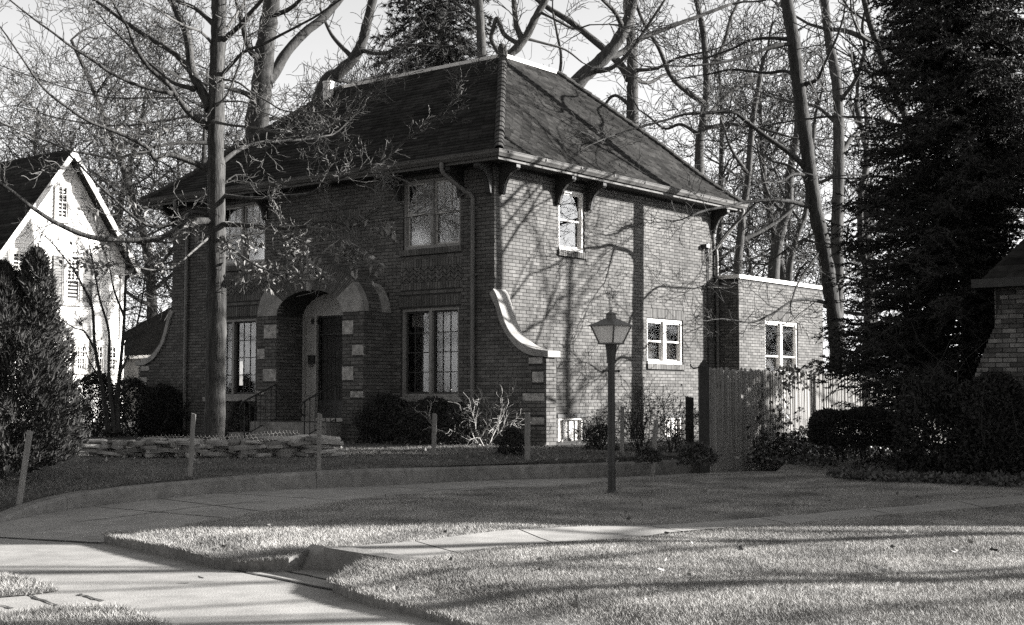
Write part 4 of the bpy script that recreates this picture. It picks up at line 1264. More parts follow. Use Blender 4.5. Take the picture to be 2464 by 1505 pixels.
g = Geo(); boxes(g, WORLD, [(-0.13, NW + 0.4, -0.56, -0.44, 2.60, 2.72), (-0.14, -0.03, -0.44, ND + 0.3, 2.60, 2.72), (-0.03, NW + 0.3, -0.44, 0.0, 2.62, 2.66)]); g.build('gutter', M['dark_wood'], nb)
# its unseen front wing, added and shaped to cast the lawn shadow
WGF = Frame((5.25, -2.4, 1.1), (1, 0, 0), (0, -1, 0))
g = Geo(); prism(g, [(-2.25, -1.2), (2.25, -1.2), (2.25, 1.6), (0, 4.75), (-2.25, 1.6)], WGF, -2.3, -0.009); fw = g.build('shadow_wing', M['mortar'], nb)
lay(fw, WGF, [r for r in course_bricks(2.25, -1.15, 4.6, [], ext=lambda z: (-2.25, 2.25) if z < 1.6 else (-2.25 + (z - 1.6) * 2.25 / 3.15, 2.25 - (z - 1.6) * 2.25 / 3.15), bl=0.19)], 0, mats=('brick_old_mass', 'brick_old'))
lay(fw, Frame((3.0, -0.1, 1.1), (0, -1, 0), (-1, 0, 0)), course_bricks(2.29, -1.15, 1.56, [], bl=0.19), 0, mats=('brick_old_mass', 'brick_old'))
g = Geo(); prism(g, [(-2.7, 1.05), (0, 4.85), (2.7, 1.05), (2.7, 1.22), (0, 5.05), (-2.7, 1.22)], WGF, -5.5, 0.3); g.build('shadow_wing_roof', M['shingle'], nb)
# ------------------------------------------------------------------ lamp post on the lawn
lp = G(1472, 1188, -1.085)
lamp = empty('lamp_post', (lp[0], lp[1], float(z_lawn(lp[0], lp[1]))), R(4), label='dark lantern lamp post standing on the lawn in front of the sunlit brick wall', cat='lamp post')
def cone(g, z0, z1, r0, r1, n=12, rot=0.0):
    an = np.linspace(0, 2 * math.pi, n, endpoint=False) + rot
    V = np.vstack([np.column_stack([np.cos(an) * r0, np.sin(an) * r0, np.full(n, z0)]), np.column_stack([np.cos(an) * r1, np.sin(an) * r1, np.full(n, z1)])])
    g.polys(V, [[i, (i + 1) % n, n + (i + 1) % n, n + i] for i in range(n)] + [list(range(n))[::-1], list(range(n, 2 * n))])
g = Geo(); cone(g, -0.1, 1.47, 0.046, 0.040, 16); cone(g, 0.0, 0.03, 0.075, 0.05, 16); g.build('post', M['lamp_post'], lamp)
g = Geo(); cone(g, 1.45, 1.47, 0.052, 0.052, 16); cone(g, 1.47, 1.60, 0.048, 0.058, 16); cone(g, 1.60, 1.655, 0.058, 0.068, 16); g.build('collar', M['lamp_post'], lamp)
g = Geo(); boxes(g, WORLD, [(-0.085, 0.085, -0.009, 0.009, 1.35, 1.368)])
for sx in (-1, 1):
    for q in range(4):
        a0, a1 = math.pi * q / 4 - math.pi / 2, math.pi * (q + 1) / 4 - math.pi / 2
    an = np.linspace(-math.pi / 2, math.pi / 2, 7)
    sweep(g, [(sx * 0.085 + 0.017 * math.sin(t) * sx, 0, 1.359) for t in an], [max(0.003, 0.017 * math.cos(t)) for t in an], 8)
g.build('ladder_rest', M['lamp_post'], lamp)
QR = math.pi / 4
g = Geo(); cone(g, 1.657, 1.675, 0.150, 0.150, 4, -math.pi / 2); g.build('base_plate', M['lamp_roof'], lamp)
g = Geo(); cone(g, 1.675, 1.862, 0.130, 0.222, 4, -math.pi / 2); g.build('lantern_glass', M['lamp_glass'], lamp)
g = Geo()
for k in range(4):
    a = -math.pi / 2 + k * math.pi / 2
    sweep(g, [(0.134 * math.cos(a), 0.134 * math.sin(a), 1.672), (0.228 * math.cos(a), 0.228 * math.sin(a), 1.866)], 0.010, 4)
g.build('lantern_frame', M['lamp_roof'], lamp)
g = Geo(); cone(g, 1.860, 1.872, 0.262, 0.258, 4, -math.pi / 2); cone(g, 1.872, 1.915, 0.258, 0.145, 4, -math.pi / 2); cone(g, 1.915, 1.95, 0.145, 0.075, 4, -math.pi / 2)
g.build('lantern_roof', M['lamp_roof'], lamp)
g = Geo(); cone(g, 1.948, 1.998, 0.062, 0.055, 12); cone(g, 1.998, 2.006, 0.07, 0.07, 12); cone(g, 2.006, 2.02, 0.055, 0.03, 12); cone(g, 2.02, 2.05, 0.012, 0.007, 8); g.build('chimney_cap', M['lamp_roof'], lamp)

# ------------------------------------------------------------------ stakes and posts in the yard
def stake(px, py, top_py, wpx, z0, label, lean=0.0, m='stake', group='stakes along the edge of the front yard', name='wooden_stake', zf=None, Y=None):
    p = Gf(px, py, zf or z_yard) if Y is None else P(px, py, Y); Y = p[1]
    h = (py - top_py) * Y / F_PX; w = wpx * Y / F_PX
    o = Frame((0, 0, 0), (1, 0, 0), (0, 1, 0))
    g = Geo(); n = 8
    r_ = random.Random(px)
    zs = np.linspace(-0.25, h, n + 1)
    rows = []
    for z in zs:
        dx = math.tan(lean) * z; j = r_.uniform(-0.003, 0.003)
        rows.append([(dx - w / 2 + j, -0.02, z), (dx + w / 2 + j, -0.02, z), (dx + w / 2 + j, 0.02, z), (dx - w / 2 + j, 0.02, z)])
    rows[-1] = [(a, b, c + (0.012 if i in (0, 3) else -0.006)) for i, (a, b, c) in enumerate(rows[-1])]
    V = [q for r in rows for q in r]
    F = [[4 * i + k, 4 * i + (k + 1) % 4, 4 * i + 4 + (k + 1) % 4, 4 * i + 4 + k] for i in range(n) for k in range(4)] + [[4 * n, 4 * n + 1, 4 * n + 2, 4 * n + 3], [3, 2, 1, 0]]
    g.polys(V, F)
    ob = g.build(name, M[m]); ob.location = p; ob.rotation_euler = (0, 0, r_.uniform(-0.4, 0.4))
    return tag(ob, label, 'stake' if name == 'wooden_stake' else 'post', group)
stake(45, 1222, 1040, 13, 0, 'leaning wooden stake in front of the big evergreen bush', lean=R(7), Y=14.3)
stake(457, 1152, 998, 10, 0, 'pale wooden stake in front of the longer stone row, left of the tree', lean=R(2.5))
stake(767, 1136, 997, 10, 0, 'wooden stake standing in front of the porch steps', lean=R(0.5))
stake(1043, 1097, 997, 10, 0, 'wooden stake in front of the bushes below the right front window', lean=R(1.5))
stake(1269, 1111, 995, 13, 0, 'wooden stake in front of the brick wing wall', lean=R(0.3))
stake(1330, 1066, 940, 9, 0, 'dark wooden stake at the foot of the sunlit wall beside the wing wall', lean=R(1), m='dark_wood')
stake(1497, 1096, 980, 9, 0, 'wooden stake just right of the lamp post among bare shrubs', lean=R(0.5))
stake(1573, 1106, 1012, 10, 0, 'short tilted wooden stake at the retaining wall among bare shrubs', lean=R(4))
stake(1660, 1085, 957, 19, 0, 'thick dark timber post left of the picket fence', m='dark_wood', name='timber_post', group=None)

# ------------------------------------------------------------------ fence of round pickets
fl = [P(1703, 900, 21.3), P(1838, 890, 23.6), P(1968, 899, 26.1), P(2115, 902, 28.6), P(2300, 905, 31.5)]
FTOP = EYE + 0.43
fence = empty('picket_fence', (fl[1][0], fl[1][1], FTOP - 1.6), label='tall fence of round wooden pickets running back from the gate, partly sunlit', cat='fence')
gate = empty('picket_gate', (fl[0][0], fl[0][1], FTOP - 1.6), label='wide shaded gate of round wooden pickets across the driveway end', cat='gate')
picket_me = []
for k in range(5):
    g = Geo(); r_ = random.Random(k)
    h = 1.67 + 0.03 * k * 0.3
    sweep(g, [(0, 0, 0), (r_.uniform(-.006, .006), r_.uniform(-.006, .006), h * 0.5), (0, 0, h), (0.0, 0, h + 0.025)], [0.0265, 0.0265, 0.025, 0.008], 7, cap=True)
    picket_me.append(g.mesh('picket', M['picket']))
rp = random.Random(8)
def pickets(root, a, b, sp=0.064):
    L = math.hypot(b[0] - a[0], b[1] - a[1]); n = int(L / sp)
    ro = np.array(root.location)
    for k in range(n):
        t = (k + 0.5) / n
        p = np.array([lin(a[0], b[0], t), lin(a[1], b[1], t), FTOP - 1.70 + rp.uniform(-0.018, 0.012)]) - ro
        o = link('picket', picket_me[rp.randrange(5)], root, p, (rp.uniform(-.012, .012), rp.uniform(-.012, .012), rp.uniform(0, 6)))
    dv = np.array([b[0] - a[0], b[1] - a[1], 0]) / L; nv = np.array([-dv[1], dv[0], 0])
    if nv[1] < 0: nv = -nv
    g = Geo()
    fr = Frame(np.array([a[0], a[1], 0]) - ro * [1, 1, 0], dv, nv)
    boxes(g, fr, [(0, L, 0.027, 0.065, FTOP - z - ro[2], FTOP - z + 0.09 - ro[2]) for z in (0.3, 0.85, 1.4)])
    g.build('rail', M['stake'], root)
pickets(gate, fl[0], fl[1])
for a, b in zip(fl[1:-1], fl[2:]): pickets(fence, a, b)
g = Geo(); p = fl[0]
pp = P(1694, 1000, 21.2)
ro = np.array(gate.location)
fr = Frame(np.array([pp[0], pp[1], 0]) - ro * [1, 1, 0], (1, 0, 0), (0, 1, 0))
z0, z1 = -0.1, FTOP + 0.03 - ro[2]
g.polys([(*(fr(s, d, 0)[:2]), z) for z, w in ((z0, .075), (z1, .075), (z1 + 0.10, 0.008)) for s, d in ((-w, -w), (w, -w), (w, w), (-w, w))], [[4 * i + k, 4 * i + (k + 1) % 4, 4 * i + 4 + (k + 1) % 4, 4 * i + 4 + k] for i in range(2) for k in range(4)] + [[8, 9, 10, 11]])
g.build('post', M['dark_wood'], gate)
g = Geo(); sweep(g, [fr(-0.07, 0, z1 - 0.02), fr(-0.16, 0, z1 - 0.03), fr(-0.20, 0, z1), fr(-0.2, 0, z1 + 0.04)], 0.012, 5); g.build('hook', M['iron'], gate)
for q in (1, 2, 3):
    g = Geo(); b = np.array([fl[q][0], fl[q][1], 0]) - np.array(fence.location) * [1, 1, 0]
    box(g, b[0] - 0.05, b[0] + 0.05, b[1] + 0.05, b[1] + 0.15, 0.0, 1.5); g.build('post', M['stake'], fence)

# ------------------------------------------------------------------ rubble stones laid along the yard
def stone_mesh(seed, a, b, c):
    r_ = random.Random(seed); n = r_.choice((5, 6, 7))
    an = sorted(r_.uniform(0, 2 * math.pi) for _ in range(n)); an = [2 * math.pi * k / n + r_.uniform(-.25, .25) for k in range(n)]
    ring_ = lambda f, z: [(a * f * math.cos(t) * r_.uniform(0.9, 1.1), b * f * math.sin(t) * r_.uniform(0.9, 1.1), z + r_.uniform(-.1, .1) * c) for t in an]
    V = ring_(0.93, -c / 2) + ring_(1.0, 0.0) + ring_(0.94, c / 2)
    F = [[k + n * j, (k + 1) % n + n * j, (k + 1) % n + n * (j + 1), k + n * (j + 1)] for j in (0, 1) for k in range(n)] + [list(range(n))[::-1], list(range(2 * n, 3 * n))]
    g = Geo(); g.polys(V, F); return g.mesh('stone', M['rubble'])
stone_mes = [stone_mesh(k, *s) for k, s in enumerate([(.22, .15, .05), (.16, .13, .07), (.28, .16, .045), (.12, .10, .08), (.18, .16, .055), (.10, .09, .06), (.24, .13, .06), (.15, .13, .04)])]
stone_pale = stone_mesh(40, .14, .11, .06); stone_pale.materials.clear(); stone_pale.materials.append(M['cast_stone'])
stone_slab = stone_mesh(41, .24, .14, .03); stone_slab.materials.clear(); stone_slab.materials.append(M['cast_stone'])
rs = random.Random(21)
def stone_row(px0, px1, py, n_col, layers, label):
    a, b = Gf(px0, py, z_yard), Gf(px1, py + 2, z_yard)
    root = empty('stone_row', tuple((a + b) / 2), label=label, cat='stone pile', group='rows of loose stones on the yard')
    ro = np.array(root.location)
    for j in range(layers):
        for k in range(n_col):
            t = (k + rs.uniform(0.1, 0.9)) / n_col
            if j == layers - 1 and rs.random() < 0.35: continue
            p = lin(a, b, t) + np.array([0, rs.uniform(-0.16, 0.2) - 0.02 * j, 0.05 + j * 0.06 + rs.uniform(-.012, .012)]) - ro
            me = rs.choice(stone_mes)
            link('stone', me, root, p, (rs.uniform(-.14, .14), rs.uniform(-.14, .14), rs.uniform(-.5, .5)))
    return root, a, b, ro
r1, a, b, ro = stone_row(222, 632, 1100, 15, 4, 'low row of loose flat stones on the grass left of the tree')
for t, me, rx, z in ((0.02, stone_slab, 0.1, .25), (0.33, stone_pale, .3, .24), (.40, stone_pale, -.2, .25), (.53, stone_slab, .25, .24), (.60, stone_slab, .1, .22), (.92, stone_pale, .1, .22), (0.18, stone_slab, -.1, .24)):
    link('stone', me, r1, lin(a, b, t) + np.array([0, -0.05, z]) - ro, (rx, rs.uniform(-.2, .2), rs.uniform(-.5, .5)))
r2, a, b, ro = stone_row(655, 796, 1100, 6, 5, 'low stacked row of loose flat stones in front of the porch steps')
link('stone', stone_pale, r1, Gf(640, 1100, z_yard) + np.array([0, -0.1, 0.06]) - np.array(r1.location), (0.9, 0.2, .5))

# wire mesh sagging between the stakes
wm = empty('wire_mesh', tuple(Gf(560, 1090, z_yard)), label='sagging length of chicken wire strung behind the loose stones by the tree', cat='wire fence')
ro = np.array(wm.location)
S = []
a, b = P(330, 1040, 21.9), P(720, 1050, 22.0)
nx_, nz_ = 44, 7
for i in range(nx_):
    for j in range(nz_):
        def q(ii, jj): 
            t = ii / nx_
            return lin(a, b, t) + np.array([0, 0.05 * math.sin(ii), -0.30 + jj * 0.055 + 0.02 * math.sin(t * 9) - 0.16 * (1 - t) * (jj / nz_)]) - ro
        o_ = 0.5 if j % 2 else 0
        p0, p1, p2 = q(i + o_, j), q(i + o_ + 0.5, j + 0.35), q(i + o_ + 1, j)
        S += [(*p0, *p1, .0022, .0022), (*p1, *p2, .0022, .0022), (*p1, *q(i + o_ + .5, j + 1), .0022, .0022)]
g = Geo(); segtubes(g, S, 3); g.build('mesh_panel', M['cable_pale'], wm)

# ------------------------------------------------------------------ foliage helpers
def leaves(g, C, size, rng, droop=0.0, asp=0.55, out=None, fold=True):
    n = len(C)
    s = size * rng.uniform(0.6, 1.4, n)[:, None]
    d = rng.normal(size=(n, 3)); 
    if out is not None: d = d * 0.7 + out
    d[:, 2] -= droop
    d /= np.linalg.norm(d, axis=1)[:, None]
    r = rng.normal(size=(n, 3)); w = np.cross(d, r); w /= np.linalg.norm(w, axis=1)[:, None] + 1e-9
    nn = np.cross(d, w)
    V = np.zeros((n, 4, 3))
    V[:, 0] = C; V[:, 2] = C + d * s
    V[:, 1] = C + d * s * 0.45 + w * s * asp * 0.5 + nn * s * 0.12; V[:, 3] = C + d * s * 0.45 - w * s * asp * 0.5 + nn * s * 0.12
    base = 4 * np.arange(n)[:, None]
    F = np.concatenate([base + [[0, 1, 2]], base + [[0, 2, 3]]])
    g.add(V.reshape(-1, 3), F)

def spikes(g, C, D, L, w, rng):
    n = len(C)
    D = D / (np.linalg.norm(D, axis=1)[:, None] + 1e-9)
    r = rng.normal(size=(n, 3)); W = np.cross(D, r); W /= np.linalg.norm(W, axis=1)[:, None] + 1e-9
    l = L * rng.uniform(0.6, 1.3, n)[:, None]
    V = np.zeros((n, 3, 3)); V[:, 0] = C - W * w; V[:, 1] = C + W * w; V[:, 2] = C + D * l
    g.add(V.reshape(-1, 3), np.arange(3 * n).reshape(-1, 3))

def grow(S, p, d, L, r, lvl, rng, up=0.12, n=4, ch=(1, 2), bend=0.22, sp=(30, 62), rmin=0.0025, shrink=0.58, tips=None):
    x, y, z = p; dx, dy, dz = d
    sl = L / n
    for i in range(n):
        dx += rng.gauss(0, bend); dy += rng.gauss(0, bend); dz += rng.gauss(0, bend) + up
        m = math.sqrt(dx * dx + dy * dy + dz * dz); dx /= m; dy /= m; dz /= m
        r2 = max(rmin, r * (1 - 0.75 / n))
        nx, ny, nz = x + dx * sl, y + dy * sl, z + dz * sl
        S.append((x, y, z, nx, ny, nz, r, r2))
        x, y, z, r = nx, ny, nz, r2
        if tips is not None and lvl <= 1: tips.append((x, y, z))
        if lvl > 0:
            for _ in range(rng.randint(*ch)):
                a = math.radians(rng.uniform(*sp))
                px_, py_, pz_ = rng.gauss(0, 1), rng.gauss(0, 1), rng.gauss(0, 1)
                dt = px_ * dx + py_ * dy + pz_ * dz
                px_ -= dt * dx; py_ -= dt * dy; pz_ -= dt * dz
                m = math.sqrt(px_ * px_ + py_ * py_ + pz_ * pz_) + 1e-9
                ca, sa = math.cos(a), math.sin(a) / m
                grow(S, (x, y, z), (dx * ca + px_ * sa, dy * ca + py_ * sa, dz * ca + pz_ * sa), L * shrink * rng.uniform(0.7, 1.2), max(rmin, r * 0.55), lvl - 1, rng, up, n, ch, bend, sp, rmin, shrink, tips)

# ------------------------------------------------------------------ shrubs
def leafy_shrub(name, px, py, wpx, hpx, zf, label, n=5000, size=0.05, m='evergreen', depth_r=None, seed=0, cat='shrub', group=None, flat=0.75, stems=8):
    p = Gf(px, py, zf); Y = p[1]
    rx, hz = wpx / 2 * Y / F_PX, hpx * Y / F_PX
    ry = depth_r or rx * 0.7
    root = empty(name, tuple(p), label=label, cat=cat, group=group)
    rng = np.random.default_rng(seed); rd_ = random.Random(seed)
    th = rng.uniform(0, 2 * math.pi, n); u_ = rng.uniform(-0.2, 1, n); rad = rng.uniform(0.45, 1.0, n) ** 0.5
    lump = 1 + 0.34 * np.sin(3 * th + 5 * u_ + seed) * np.cos(4 * u_ * 3 + 2 * th) + rng.normal(0, 0.10, n) + 0.25 * (rng.uniform(0, 1, n) < 0.05) * np.sin(9 * th + 3)
    cz = np.clip(u_, -0.2, 1)
    rr_ = np.sqrt(np.clip(1 - np.clip(cz, 0, 1) ** 2.2, 0.02, 1)) * rad * lump
    C = np.column_stack([rx * rr_ * np.cos(th), ry * rr_ * np.sin(th), hz * (0.17 + 0.83 * cz) * (0.9 + 0.1 * lump)])
    g = Geo(); leaves(g, C, size, rng, out=C / (np.linalg.norm(C, axis=1)[:, None] + 1e-6) * 0.6)
    g.build('foliage', M[m], root)
    S = []
    for k in range(stems):
        a = rd_.uniform(0, 6.28)
        grow(S, (0, 0, -0.02), (math.cos(a) * 0.5, math.sin(a) * 0.4, 0.9), hz * rd_.uniform(0.7, 1.15), 0.012, 1, rd_, n=3)
    g = Geo(); segtubes(g, S, 3); g.build('stems', M['twig'], root)
    return root
def bare_shrub(name, px, py, wpx, hpx, zf, label, m='twig', stems=9, lvl=2, r=0.012, seed=0, group=None, spread=0.55, up=0.05, cat='shrub', leaf=0):
    p = Gf(px, py, zf); Y = p[1]
    h = hpx * Y / F_PX; w = wpx * Y / F_PX
    root = empty(name, tuple(p), label=label, cat=cat, group=group)
    rd_ = random.Random(seed); S = []; tips = []
    for k in range(stems):
        a = rd_.uniform(0, 6.28); s_ = rd_.uniform(0.2, 1) * spread * w / h
        S = []
        grow(S, (math.cos(a) * 0.06, math.sin(a) * 0.06, -0.03), (math.cos(a) * s_, math.sin(a) * s_, 0.8), h * rd_.uniform(0.6, 0.95), r, lvl, rd_, up=up, shrink=0.5, tips=tips)
        g = Geo(); segtubes(g, S, 4); g.build('stem', M[m], root)
    if leaf:
        rng = np.random.default_rng(seed); T = np.array(tips); T = T[rng.integers(0, len(T), leaf)]
        g = Geo(); leaves(g, T, 0.035, rng, droop=0.3); g.build('leaves', M['evergreen'], root)
    return root
SG = 'foundation shrubs along the house front'
leafy_shrub('evergreen_shrub', 925, 1066, 140, 112, z_yard, 'dark evergreen shrub between the porch and the right front window', 5200, .05, seed=1, group=SG)
leafy_shrub('evergreen_shrub', 1035, 1070, 165, 108, z_yard, 'dark evergreen shrub under the sill of the right front window', 5200, .05, seed=2, group=SG)
leafy_shrub('evergreen_shrub', 1115, 1073, 95, 95, z_yard, 'dark evergreen shrub behind the pale bare shrub', 2600, .045, seed=3, group=SG)
leafy_shrub('evergreen_shrub', 420, 1045, 120, 125, z_yard, 'dark leafy shrub at the left corner of the brick house', 5200, .055, seed=4, group=SG)
leafy_shrub('evergreen_shrub', 585, 1055, 90, 85, z_yard, 'low vine-like shrub under the left front window beside the tree', 2600, .05, seed=5, group=SG)
leafy_shrub('evergreen_shrub', 1232, 1098, 62, 65, z_yard, 'small dark shrub in front of the wing wall', 1500, .04, seed=6, group=SG)
bare_shrub('bare_shrub', 1168, 1074, 165, 140, z_yard, 'pale leafless shrub with crooked branches in front of the downspout', 'twig_pale', stems=9, lvl=2, r=0.0125, seed=11, spread=0.8, up=0.0)
SB = 'twiggy shrubs below the sunlit side wall'
bare_shrub('bare_shrub', 1440, 1078, 95, 90, z_yard, 'thin twiggy shrub left of the lamp post at the basement window', stems=14, r=0.008, seed=12, group=SB, leaf=900)
bare_shrub('bare_shrub', 1545, 1085, 110, 135, z_yard, 'tall fine twiggy shrub just right of the lamp post', stems=20, r=0.008, seed=13, group=SB, leaf=500)
bare_shrub('bare_shrub', 1618, 1090, 95, 120, z_yard, 'fine twiggy shrub left of the thick timber post', stems=14, r=0.007, seed=14, group=SB, leaf=500)
leafy_shrub('leafy_shrub', 1445, 1085, 80, 60, z_yard, 'low dark leafy plant at the foot of the wall left of the lamp post', 1600, .035, seed=15, group=SB)
leafy_shrub('leafy_shrub', 1676, 1118, 90, 48, z_yard, 'creeping plant hanging over the wall at the gate post', 1500, .045, m='ivy', seed=16)
leafy_shrub('leafy_shrub', 1560, 1112, 60, 30, z_yard, 'creeping plant spilling over the retaining wall', 900, .045, m='ivy', seed=17)
# hose or branches lying before the shrubs
for k, (a_, b_) in enumerate([((870, 1068), (1090, 1062)), ((960, 1062), (1110, 1068))]):
    p0, p1 = Gf(*a_, z_yard), Gf(*b_, z_yard)
    rd_ = random.Random(k); S = []
    grow(S, tuple(p0 + [0, 0, .04]), tuple((p1 - p0) / np.linalg.norm(p1 - p0)), np.linalg.norm(p1 - p0), 0.018, 1, rd_, up=0.0, bend=.03)
    g = Geo(); segtubes(g, [tuple(s) for s in S], 5); tag(g.build('fallen_branch', M['bark']), ['fallen branch lying on the grass before the evergreen shrubs', 'smaller fallen branch lying before the right front window shrubs'][k], 'branch', 'fallen branches')

# big conical evergreen at the left edge
p = Gf(-12, 1158, z_yard)
bush = empty('juniper_bush', tuple(p), label='big dense conical evergreen bush at the left edge of the picture', cat='bush')
rng = np.random.default_rng(31)
n = 70000
u_ = rng.uniform(0, 1, n) ** 0.8; th = rng.uniform(0, 2 * math.pi, n)
Hb, Rb = 2.34, 0.84
prof = np.interp(u_, [0, .06, .2, .4, .6, .8, .93, 1], [.55, .85, 1, .97, .8, .5, .25, .03])
lump = 1 + 0.15 * np.sin(4 * th + 9 * u_) + 0.13 * np.sin(7 * th - 14 * u_ + 1) + 0.09 * np.sin(13 * th + 31 * u_) + 0.05 * np.sin(29 * th - 57 * u_)
rad = prof * lump * (1 - 0.45 * rng.uniform(0, 1, n) ** 2.2)
C = np.column_stack([Rb * rad * np.cos(th), Rb * rad * np.sin(th), 0.12 + Hb * u_ + 0.05 * np.sin(5 * th)])
D = np.column_stack([np.cos(th) * 0.7, np.sin(th) * 0.7, np.full(n, 0.8)]) + rng.normal(0, 0.45, (n, 3))
g = Geo(); spikes(g, C, D, 0.10, 0.009, rng)
# a second leader
n = 5000
u_ = rng.uniform(0, 1, n); th = rng.uniform(0, 2 * math.pi, n)
prof = np.interp(u_, [0, .5, .9, 1], [.26, .2, .1, .01]) * (1 + 0.2 * np.sin(5 * th + 20 * u_)) * (1 - 0.4 * rng.uniform(0, 1, n) ** 2)
C = np.column_stack([0.42 + prof * np.cos(th), prof * np.sin(th), 1.75 + 0.92 * u_])
spikes(g, C, np.column_stack([np.cos(th) * .6, np.sin(th) * .6, np.full(n, .9)]) + rng.normal(0, .4, (n, 3)), 0.08, 0.010, rng)
g.build('foliage', M['evergreen'], bush)
g = Geo(); sweep(g, [(0.05, 0, -0.1), (0.06, 0, 0.5), (0.0, 0, 1.6), (0.0, 0, 2.4)], [0.07, 0.06, 0.04, 0.01], 7)
S = []; rd_ = random.Random(6)
for k in range(40):
    a = rd_.uniform(0, 6.28); z = rd_.uniform(0.1, 2.0)
    grow(S, (0, 0, z), (math.cos(a), math.sin(a), 0.5), 0.8 * (1 - z / 2.7), 0.015, 1, rd_, n=3)
segtubes(g, S, 4); g.build('trunk', M['bark_dark'], bush)

# clipped hedge and shrubs under the spruce
def hedge_block(name, px0, px1, py0, py1, Y, dpt, label, n, size, m='evergreen', seed=0, cat='hedge', rnd=0.35, base_z=None):
    a, b = P(px0, py1, Y), P(px1, py0, Y)
    c = np.array([(a[0] + b[0]) / 2, Y + dpt / 2, a[2] if base_z is None else base_z])
    w, h = abs(b[0] - a[0]) / 2, b[2] - c[2]
    root = empty(name, tuple(c), label=label, cat=cat)
    rng = np.random.default_rng(seed)
    q = rng.uniform(-1, 1, (n, 3)); ax = rng.integers(0, 5, n)
    q[ax == 0, 0] = 1; q[ax == 1, 0] = -1; q[ax == 2, 1] = -1; q[ax == 3, 2] = 1; q[ax == 4, 1] = 1
    nr = np.abs(q) ** (1 / rnd); k = (nr.sum(1)) ** (-rnd); q = q * np.minimum(1, k)[:, None]
    q *= (1 + rng.normal(0, 0.035, n) - 0.18 * rng.uniform(0, 1, n) ** 3)[:, None]
    C = np.column_stack([q[:, 0] * w, q[:, 1] * dpt / 2, (q[:, 2] + 1) / 2 * h])
    C += 0.03 * np.sin(C[:, [1, 2, 0]] * 9)
    g = Geo(); leaves(g, C, size, rng, out=q * 0.8); g.build('foliage', M[m], root)
    S = []; rd_ = random.Random(seed)
    for _ in range(14):
        grow(S, (rd_.uniform(-w, w) * .8, rd_.uniform(-.3, .3) * dpt, -0.15), (rd_.uniform(-.3, .3), -0.2, 1), h * .7, 0.014, 1, rd_)
    g = Geo(); segtubes(g, S, 4); g.build('stems', M['bark_dark'], root)
    return root
hedge_block('clipped_hedge', 1972, 2190, 988, 1085, 19.6, 1.0, 'clipped rounded dark hedge in front of the picket fence', 36000, .036, m='evergreen_dark', seed=3)
for k_, (a_, b_, w_, h_, l_) in enumerate([(232, 1052, 130, 150, 'dark tangled shrub behind the small bare tree nearest the evergreen bush'), (318, 1050, 140, 135, 'dark tangled shrub between the small bare tree and the swept wall end'), (395, 1051, 110, 120, 'dark tangled shrub at the foot of the left swept wing wall')]):
    leafy_shrub('tangled_shrub', a_, b_, w_, h_, z_yard, l_, 5200, .06, m='evergreen_dark', seed=60 + k_, group='dark shrubs left of the brick house', stems=14)
leafy_shrub('shaded_shrub', 2255, 1150, 200, 235, z_lawn, 'dark spreading shrub under the spruce beside the hedge', 11000, .06, m='evergreen_dark', seed=22, group='shaded shrubs before the neighbouring house')
leafy_shrub('shaded_shrub', 2400, 1152, 230, 245, z_lawn, 'dark broad shrub against the old brick wall at right edge', 11000, .06, m='evergreen_dark', seed=23, group='shaded shrubs before the neighbouring house')
hb = empty('sky_block_hedge', (30.0, 38.5, EYE - 1.2), R(-20), label='tall dark hedge closing the gardens beyond the right edge', cat='hedge')  # unseen hedge, added to dim the sky reflected in the side windows
rng = np.random.default_rng(71)
C = np.column_stack([rng.normal(0, 0.45, 9000), rng.uniform(-10, 10, 9000), rng.uniform(0, 1, 9000) ** 0.9 * (4.6 + 0.6 * np.sin(np.arange(9000)))])
g = Geo(); leaves(g, C, 0.32, rng); g.build('foliage', M['evergreen_dark'], hb)
# ivy on the fence, ivy bed
rng = np.random.default_rng(41)
iv = empty('ivy', tuple(Gf(1900, 1122, z_lawn)), label='glossy ivy climbing the picket fence and sprawling at its foot', cat='ivy')
ro = np.array(iv.location)
g = Geo()
def fence_pt(px, z):
    xs = [1703, 1838, 1968, 2115]; i = min(2, max(0, int(np.searchsorted(xs, px) - 1)))
    t = (px - xs[i]) / (xs[i + 1] - xs[i]); q = lin(fl[i], fl[i + 1], t); return np.array([q[0] - 0.05, q[1] - 0.07, z])
Cs = []
S = []
for px, z0, z1, n, sx in ((1885, -1.0, 0.46, 330, 10), (1830, -0.9, 0.2, 190, 9), (1900, 0.12, 0.52, 330, 22), (1870, -0.9, -0.1, 160, 8), (1920, -1.0, -0.2, 140, 12), (1950, -0.8, -0.5, 60, 14), (1815, -1.1, -0.5, 140, 16)):
    zz = rng.uniform(z0, z1, n); xx = px + rng.normal(0, sx, n) + 6 * np.sin(zz * 6)
    Cs += [fence_pt(a, EYE + b) + rng.normal(0, .03, 3) - ro for a, b in zip(xx, zz)]
    q = [fence_pt(px + 6 * math.sin(t * 6), EYE + t) - ro for t in np.linspace(-1.1, z1, 10)]
    for a, b in zip(q[:-1], q[1:]): S.append((*a, *b, .008, .007))
leaves(g, np.array(Cs), 0.075, rng, droop=0.5, asp=0.9)
n = 5200
px = rng.uniform(1790, 2160, n); dp = rng.beta(1.2, 2.2, n)
hgt = np.interp(px, [1790, 1840, 1900, 1990, 2060, 2160], [.1, .34, .5, .38, .26, .1]) * rng.uniform(0.05, 1, n) ** 0.7
Cs = []
for a, d, h_ in zip(px, dp, hgt):
    q = fence_pt(min(a, 2110), 0); Cs.append((q[0] + (0.9 * d if a < 2110 else 0.9 * d), q[1] - 2.3 * d - 0.05, float(z_lawn(q[0], q[1])) + h_ * (1 - d * 0.85)))
leaves(g, np.array(Cs) - ro, 0.07, rng, droop=0.1, asp=0.9)
g.build('leaves', M['ivy'], iv)
